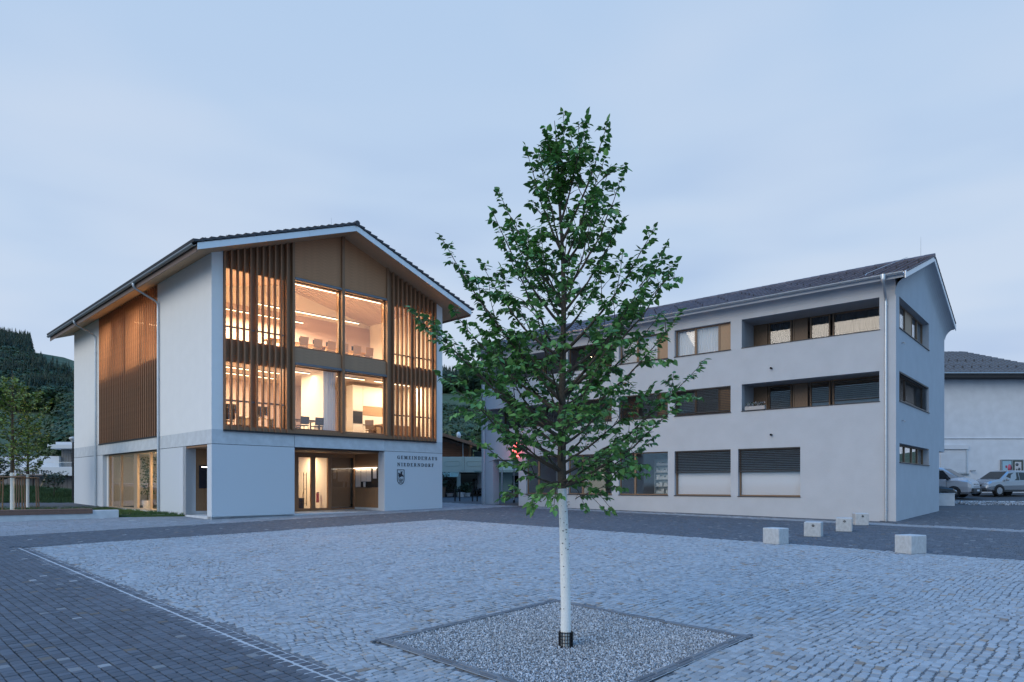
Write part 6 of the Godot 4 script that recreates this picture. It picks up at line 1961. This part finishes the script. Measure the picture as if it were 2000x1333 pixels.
	# greenery and pots
	for i in 5:
		var x: float = [-5.35, -4.85, -3.9, -3.5, 0.25][i]
		var d: float = [52.0, 53.4, 52.6, 52.9, 51.5][i]
		var p := thing("pot_plant", ["leafy plant in a tall wooden tub against the town hall's far corner", "climbing plant under the green glass canopy", "small green plant in a pale bowl beside the mint column", "dark bushy plant under the mint balcony", "low plant in a stone trough in the passage view"][i], "plant", Transform3D(Basis(), at(x, d, 0.04)))
		g = G.new()
		var ph: float = [0.75, 0.2, 0.3, 0.25, 0.45][i]
		g.tube([Vector3(0, -0.05, 0), Vector3(0, ph, 0)], [0.22, 0.3], 12)
		put(g, "pot", [M.stake_wood, M.concrete, M.curtain, M.concrete, M.bench_wood][i], p)
		var xs := []
		var cs := []
		var hh: float = [1.1, 1.9, 0.45, 0.8, 0.6][i]
		for k in 220:
			var a := rng.randf() * TAU
			var r := rng.randf_range(0.0, 0.5) * (1.3 if i == 1 else 1.0)
			xs.append(leaf_xf(Vector3(cos(a) * r, ph + rng.randf() * hh, sin(a) * r), Vector3(cos(a), -0.2, sin(a)), rng.randf_range(0.08, 0.16)))
			cs.append(Color(0.03, 0.055, 0.025) * rng.randf_range(0.6, 1.6))
		many("foliage", leaf_mesh(), M.foliage, xs, cs, p)
	var rack: Node3D = null
	for i in 2:
		var where := Transform3D(Basis(Vector3.UP, 0.5), at([-3.62, -2.46][i], [45.2, 45.2][i]))
		if rack == null:
			rack = thing("bike_rack", "black steel bicycle hoop next to the town hall corner", "bike rack", where, "bicycle hoops")
			for s in [-0.17, 0.17]: put(CB(s - 0.035, s + 0.035, -0.1, 0.72, 0.03, -0.03, 0.006), "post", M.black, rack)
			put(CB(-0.205, 0.205, 0.721, 0.78, 0.03, -0.03, 0.006), "top_bar", M.black, rack)
		else: copy(rack, where, "black steel bicycle hoop next to the apartment house pillar")
	var pole := thing("lamp_pole", "pale pole with a white box at its top seen through the passage", "pole", Transform3D(Basis(), at(-0.73, 49.5)))
	g = G.new()
	g.tube([Vector3(0, 0, 0), Vector3(0, 2.6, 0)], [0.06, 0.05], 8)
	put(g, "post", M.zinc, pole)
	put(CB(-0.16, 0.16, 2.55, 3.0, 0.12, -0.12), "box", M.curtain, pole)
	pole = thing("sign_pole", "thin white pole with black foot standing in the passage", "pole", Transform3D(Basis(), at(0.13, 43.2)))
	g = G.new()
	g.tube([Vector3(0, 0.1, 0), Vector3(0, 2.9, 0)], [0.03, 0.03], 8)
	put(g, "post", M.curtain, pole)
	g = G.new()
	g.tube([Vector3(0, -0.02, 0), Vector3(0, 0.14, 0)], [0.075, 0.06], 10)
	put(g, "foot", M.black, pole)
	for i in 2:
		var tr := thing("planter", ["square brown stone planter seen through the passage", "rounded stone trough seen through the passage"][i], "planter", Transform3D(Basis(), at([-1.25, -0.35][i], 50.2)))
		g = G.new()
		if i == 0: g.cbox(Vector3(0, 0.2, 0), Vector3(0.75, 0.45, 0.6), 0.03)
		else: g.tube([Vector3(0, -0.03, 0), Vector3(0, 0.3, 0), Vector3(0, 0.42, 0)], [0.38, 0.46, 0.42], 12)
		put(g, "trough", mottled(Color(0.20, 0.17, 0.15), 0.25, 0.9, Vector3.ONE, 0.05, 88), tr)
		g = G.new()
		g.tube([Vector3(0, 0.4, 0), Vector3(0, 0.43, 0)], [0.28, 0.28], 10)
		put(g, "soil", M.black, tr)
func right_side() -> void:
	var H := thing("white_hall", "pale rendered hall with a hipped grey tile roof behind the parked cars", "building", Transform3D(Basis(), Vector3(0, 0, -50)))
	put(CB(18, 39.2, 0.6, 9.75, 0, -14, 0.01), "wall", M.hall_plaster, H)
	put(CB(18, 39.6, 9.76, 10.05, 0.95, -14.5, 0.02), "eaves_box", plain(Color(0.03, 0.03, 0.032), 0.6), H)
	var g := G.new()
	g.tube([Vector3(18, 10.04, 1.02), Vector3(39.7, 10.04, 1.02)], [0.09, 0.09], 8)
	put(g, "gutter", M.gutter, H)
	g = G.new()
	var n := 150
	var rows_ := 16
	for j in rows_:      # waved tiles, course over course
		for i in n:
			var f := func(k: float, t: float, lift: float) -> Vector3:
				var top := lerpf(1.0, 0.0, t)
				var xr := lerpf(38.3, 39.9, top)
				var x := lerpf(18.0, xr, k / n)
				return Vector3(x, lerpf(13.35, 10.12, top) + 0.035 * sin(k * 2.6) + lift, lerpf(-8.0, 1.05, top))
			var t0 := j / float(rows_)
			var t1 := (j + 1) / float(rows_)
			g.quad(f.call(i, t0, 0.06), f.call(i + 1, t0, 0.06), f.call(i + 1, t1, 0.0), f.call(i, t1, 0.0))
			g.quad(f.call(i, t0, -0.02), f.call(i + 1, t0, -0.02), f.call(i + 1, t0, 0.06), f.call(i, t0, 0.06))
	g.quad(Vector3(39.9, 10.1, 1.05), Vector3(39.9, 10.1, -14.5), Vector3(38.3, 13.35, -8.1), Vector3(38.3, 13.35, -8.0))
	g.quad(Vector3(38.3, 13.35, -8.0), Vector3(38.3, 13.35, -8.1), Vector3(18, 13.35, -8.1), Vector3(18, 13.35, -8.0))
	put(g, "roof", M.hall_tile, H)
	for i in 60:
		g = G.new()
		g.tube([Vector3(18.2 + (i % 30) * 0.66, 10.72 + (i / 30) * 0.95, -0.5 - (i / 30) * 2.66), Vector3(18.2 + (i % 30) * 0.66, 10.86 + (i / 30) * 0.95, -0.5 - (i / 30) * 2.66)], [0.07, 0.03], 5)
		put(g, "snow_guard", M.tile_dark, H)
	put(CB(18, 39.2, 5.40, 5.47, 0.05, -0.02), "ledge", M.hall_plaster, H)
	put(B(18, 39.2, 5.372, 5.40, 0.02, -0.02), "ledge_shadow_strip", M.gutter, H)  # solid dark strip, painted in place of the shade under the ledge
	var sh := put(CB(31.0, 33.4, 4.62, 4.95, 0.14, 0.0), "shutter_box", M.hall_plaster, H)
	for i in 14: put(CB(31.4, 33.25, 2.9 + i * 0.122, 3.018 + i * 0.122, 0.05, 0.0, 0.008), "shutter_slat", M.hall_plaster, H)
	put(CB(33.26, 33.36, 2.85, 4.62, 0.07, 0.0), "shutter_rail", M.zinc, H)
	put(CB(31.2, 33.45, 2.76, 2.84, 0.12, 0.0), "shutter_sill", M.gutter, H)
	g = G.new()
	g.tube([Vector3(33.6, 3.05, 0), Vector3(33.6, 3.05, 0.18), Vector3(33.85, 3.05, 0.18)], [0.04, 0.04, 0.04], 7)
	put(g, "tap", M.gutter, H)
	var nb := thing("notice_board", "framed two-part notice board with colourful posters on the white hall", "notice board", Transform3D(Basis(), Vector3(36.6, 2.75, -49.9)))
	put(CB(-0.8, 0.8, 0.0, 1.1, 0.0, -0.1), "back_board", plain(Color(0.05, 0.07, 0.06), 0.7), nb)
	for q in [[-0.82, -0.76, 0, 1.1], [0.76, 0.82, 0, 1.1], [-0.03, 0.03, 0.05, 1.05], [-0.76, 0.76, 1.05, 1.12], [-0.76, 0.76, -0.02, 0.05]]: put(B(q[0], q[1], q[2], q[3], 0.04, -0.1), "frame", M.gutter, nb)
	put(B(-0.72, -0.06, 0.1, 1.02, 0.012, 0.002), "poster", plain(Color(0.30, 0.48, 0.58), 0.6), nb, "pale blue poster")
	g = G.new()
	g.ball(Vector3(-0.2, 0.5, 0.012), Vector3(0.15, 0.28, 0.006), 10)
	put(g, "poster_print", plain(Color(0.50, 0.10, 0.16), 0.6), nb)
	put(B(-0.5, -0.38, 0.5, 0.68, 0.018, 0.013), "poster_print", plain(Color(0.35, 0.04, 0.08), 0.6), nb)
	put(B(0.18, 0.66, 0.15, 0.95, 0.012, 0.002), "poster", plain(Color(0.5, 0.5, 0.52), 0.6), nb, "grey picture poster")
	g = G.new()
	g.ball(Vector3(0.34, 0.75, 0.012), Vector3(0.12, 0.12, 0.006), 10); g.ball(Vector3(0.5, 0.4, 0.012), Vector3(0.1, 0.14, 0.006), 10); g.ball(Vector3(0.32, 0.35, 0.012), Vector3(0.06, 0.1, 0.006), 8)
	put(g, "poster_print", plain(Color(0.08, 0.10, 0.12), 0.6), nb)
	var lw := thing("low_wall", "short pale concrete wall end before the black car", "wall", Transform3D(Basis(Vector3.UP, -0.25), at(23.95, 37.6)))
	put(CB(-0.75, 0.36, -0.1, 0.62, 0.15, -0.15, 0.012), "wall", M.concrete, lw)
	put(CB(-0.77, 0.38, 0.621, 0.655, 0.17, -0.17, 0.008), "coping", M.concrete, lw)

# ---------------------------------------------------------------- light, sky, camera
func make_sky() -> Sky:
	var w := 1024
	var h := 512
	var im := Image.create(w, h, false, Image.FORMAT_RGBF)
	var f := FastNoiseLite.new()
	f.seed = 12
	f.frequency = 1.0
	f.fractal_octaves = 4
	var f2 := FastNoiseLite.new()
	f2.seed = 31
	f2.frequency = 0.55
	f2.fractal_octaves = 3
	var low := Color(0.48, 0.59, 0.80)
	var mid := Color(0.54, 0.67, 0.86)
	var high := Color(0.46, 0.615, 0.84)
	var top := Color(0.14, 0.70, 1.80)
	for y in h:
		var el := PI * (0.5 - (y + 0.5) / h)
		var e := rad_to_deg(el)
		for x in w:
			if e < -2.0:
				im.set_pixel(x, y, Color(0.16, 0.20, 0.27))
				continue
			var c: Color
			if e < 14.0: c = low.lerp(mid, clampf(e / 14.0, 0, 1))
			elif e < 34.0: c = mid.lerp(high, (e - 14.0) / 20.0)
			else: c = high.lerp(top, smoothstep(34.0, 72.0, e))
			var az := TAU * ((x + 0.5) / w)
			var away := 180.0 - absf(((x + 0.5) / w - 0.5) * 360.0)      # degrees from the view's middle: away from the afterglow's reach the dusk sky is a deeper blue
			if e < 60.0: c = c.lerp(Color(0.35, 0.66, 1.04), smoothstep(44.0, 105.0, away) * (1.0 - smoothstep(34.0, 60.0, e)))
			var p := Vector3(cos(az) * cos(el) * 1.7, sin(el) * 9.0, sin(az) * cos(el) * 1.7)
			var q := Vector3(cos(az) * cos(el) * 3.0, sin(el) * 5.0, sin(az) * cos(el) * 3.0)
			var s := f.get_noise_3dv(p)
			var s2 := f2.get_noise_3dv(q)
			var wgt := clampf(1.3 - e / 24.0, 0.0, 1.0)
			var veil := Color(0.62, 0.72, 0.87)
			var deep := Color(0.36, 0.50, 0.76)
			c = c.lerp(veil, clampf(s * 2.6, 0, 1) * wgt * 0.9)
			c = c.lerp(deep, clampf(-s * 2.4, 0, 1) * wgt * 0.8)
			c = c.lerp(Color(0.60, 0.70, 0.86), clampf(s2 * 1.5, 0, 1) * 0.6 * clampf(1.6 - e / 45.0, 0, 1))
			im.set_pixel(x, y, c)
	var m := PanoramaSkyMaterial.new()
	m.panorama = ImageTexture.create_from_image(im)
	var s := Sky.new()
	s.sky_material = m
	return s
func _ready() -> void:
	rng.seed = 20240611
	# camera: level lens shifted upwards, so that uprights stay upright
	var cam := Camera3D.new()
	cam.name = "camera"
	cam.projection = Camera3D.PROJECTION_FRUSTUM
	cam.near = 0.1
	cam.far = 3000.0
	cam.size = 0.1
	cam.frustum_offset = Vector2(0.0, (948.0 - 666.5) / 1333.0 * 0.1)
	cam.position = Vector3(0, 2.0, 0)
	add_child(cam)
	cam.current = true
	var we := WorldEnvironment.new()
	we.name = "environment"
	var env := Environment.new()
	env.background_mode = Environment.BG_SKY
	env.sky = make_sky()
	env.tonemap_mode = Environment.TONE_MAPPER_LINEAR
	env.tonemap_exposure = 1.0
	env.background_energy_multiplier = 1.0
	env.sdfgi_enabled = true
	env.ssao_enabled = true
	env.ssil_enabled = true
	we.environment = env
	add_child(we)
	var sun := DirectionalLight3D.new()      # the bright afterglow behind the viewer's left shoulder
	sun.name = "afterglow"
	sun.light_energy = 0.42
	sun.light_color = Color(1.0, 0.93, 0.83)
	sun.light_angular_distance = 42.0
	sun.shadow_enabled = true
	add_child(sun)
	var az := deg_to_rad(-132.0)
	var el := deg_to_rad(28.0)
	sun.look_at_from_position(Vector3.ZERO, -Vector3(sin(az) * cos(el), sin(el), -cos(az) * cos(el)))
	materials()
	M.bumper = plain(Color(0.035, 0.037, 0.04), 0.6)
	make_ground()
	hills()
	town_hall()
	apartment_house()
	right_side()
	left_side()
	middle()
	vehicles()
	blocks()
	linden()
	town_hall_rooms()
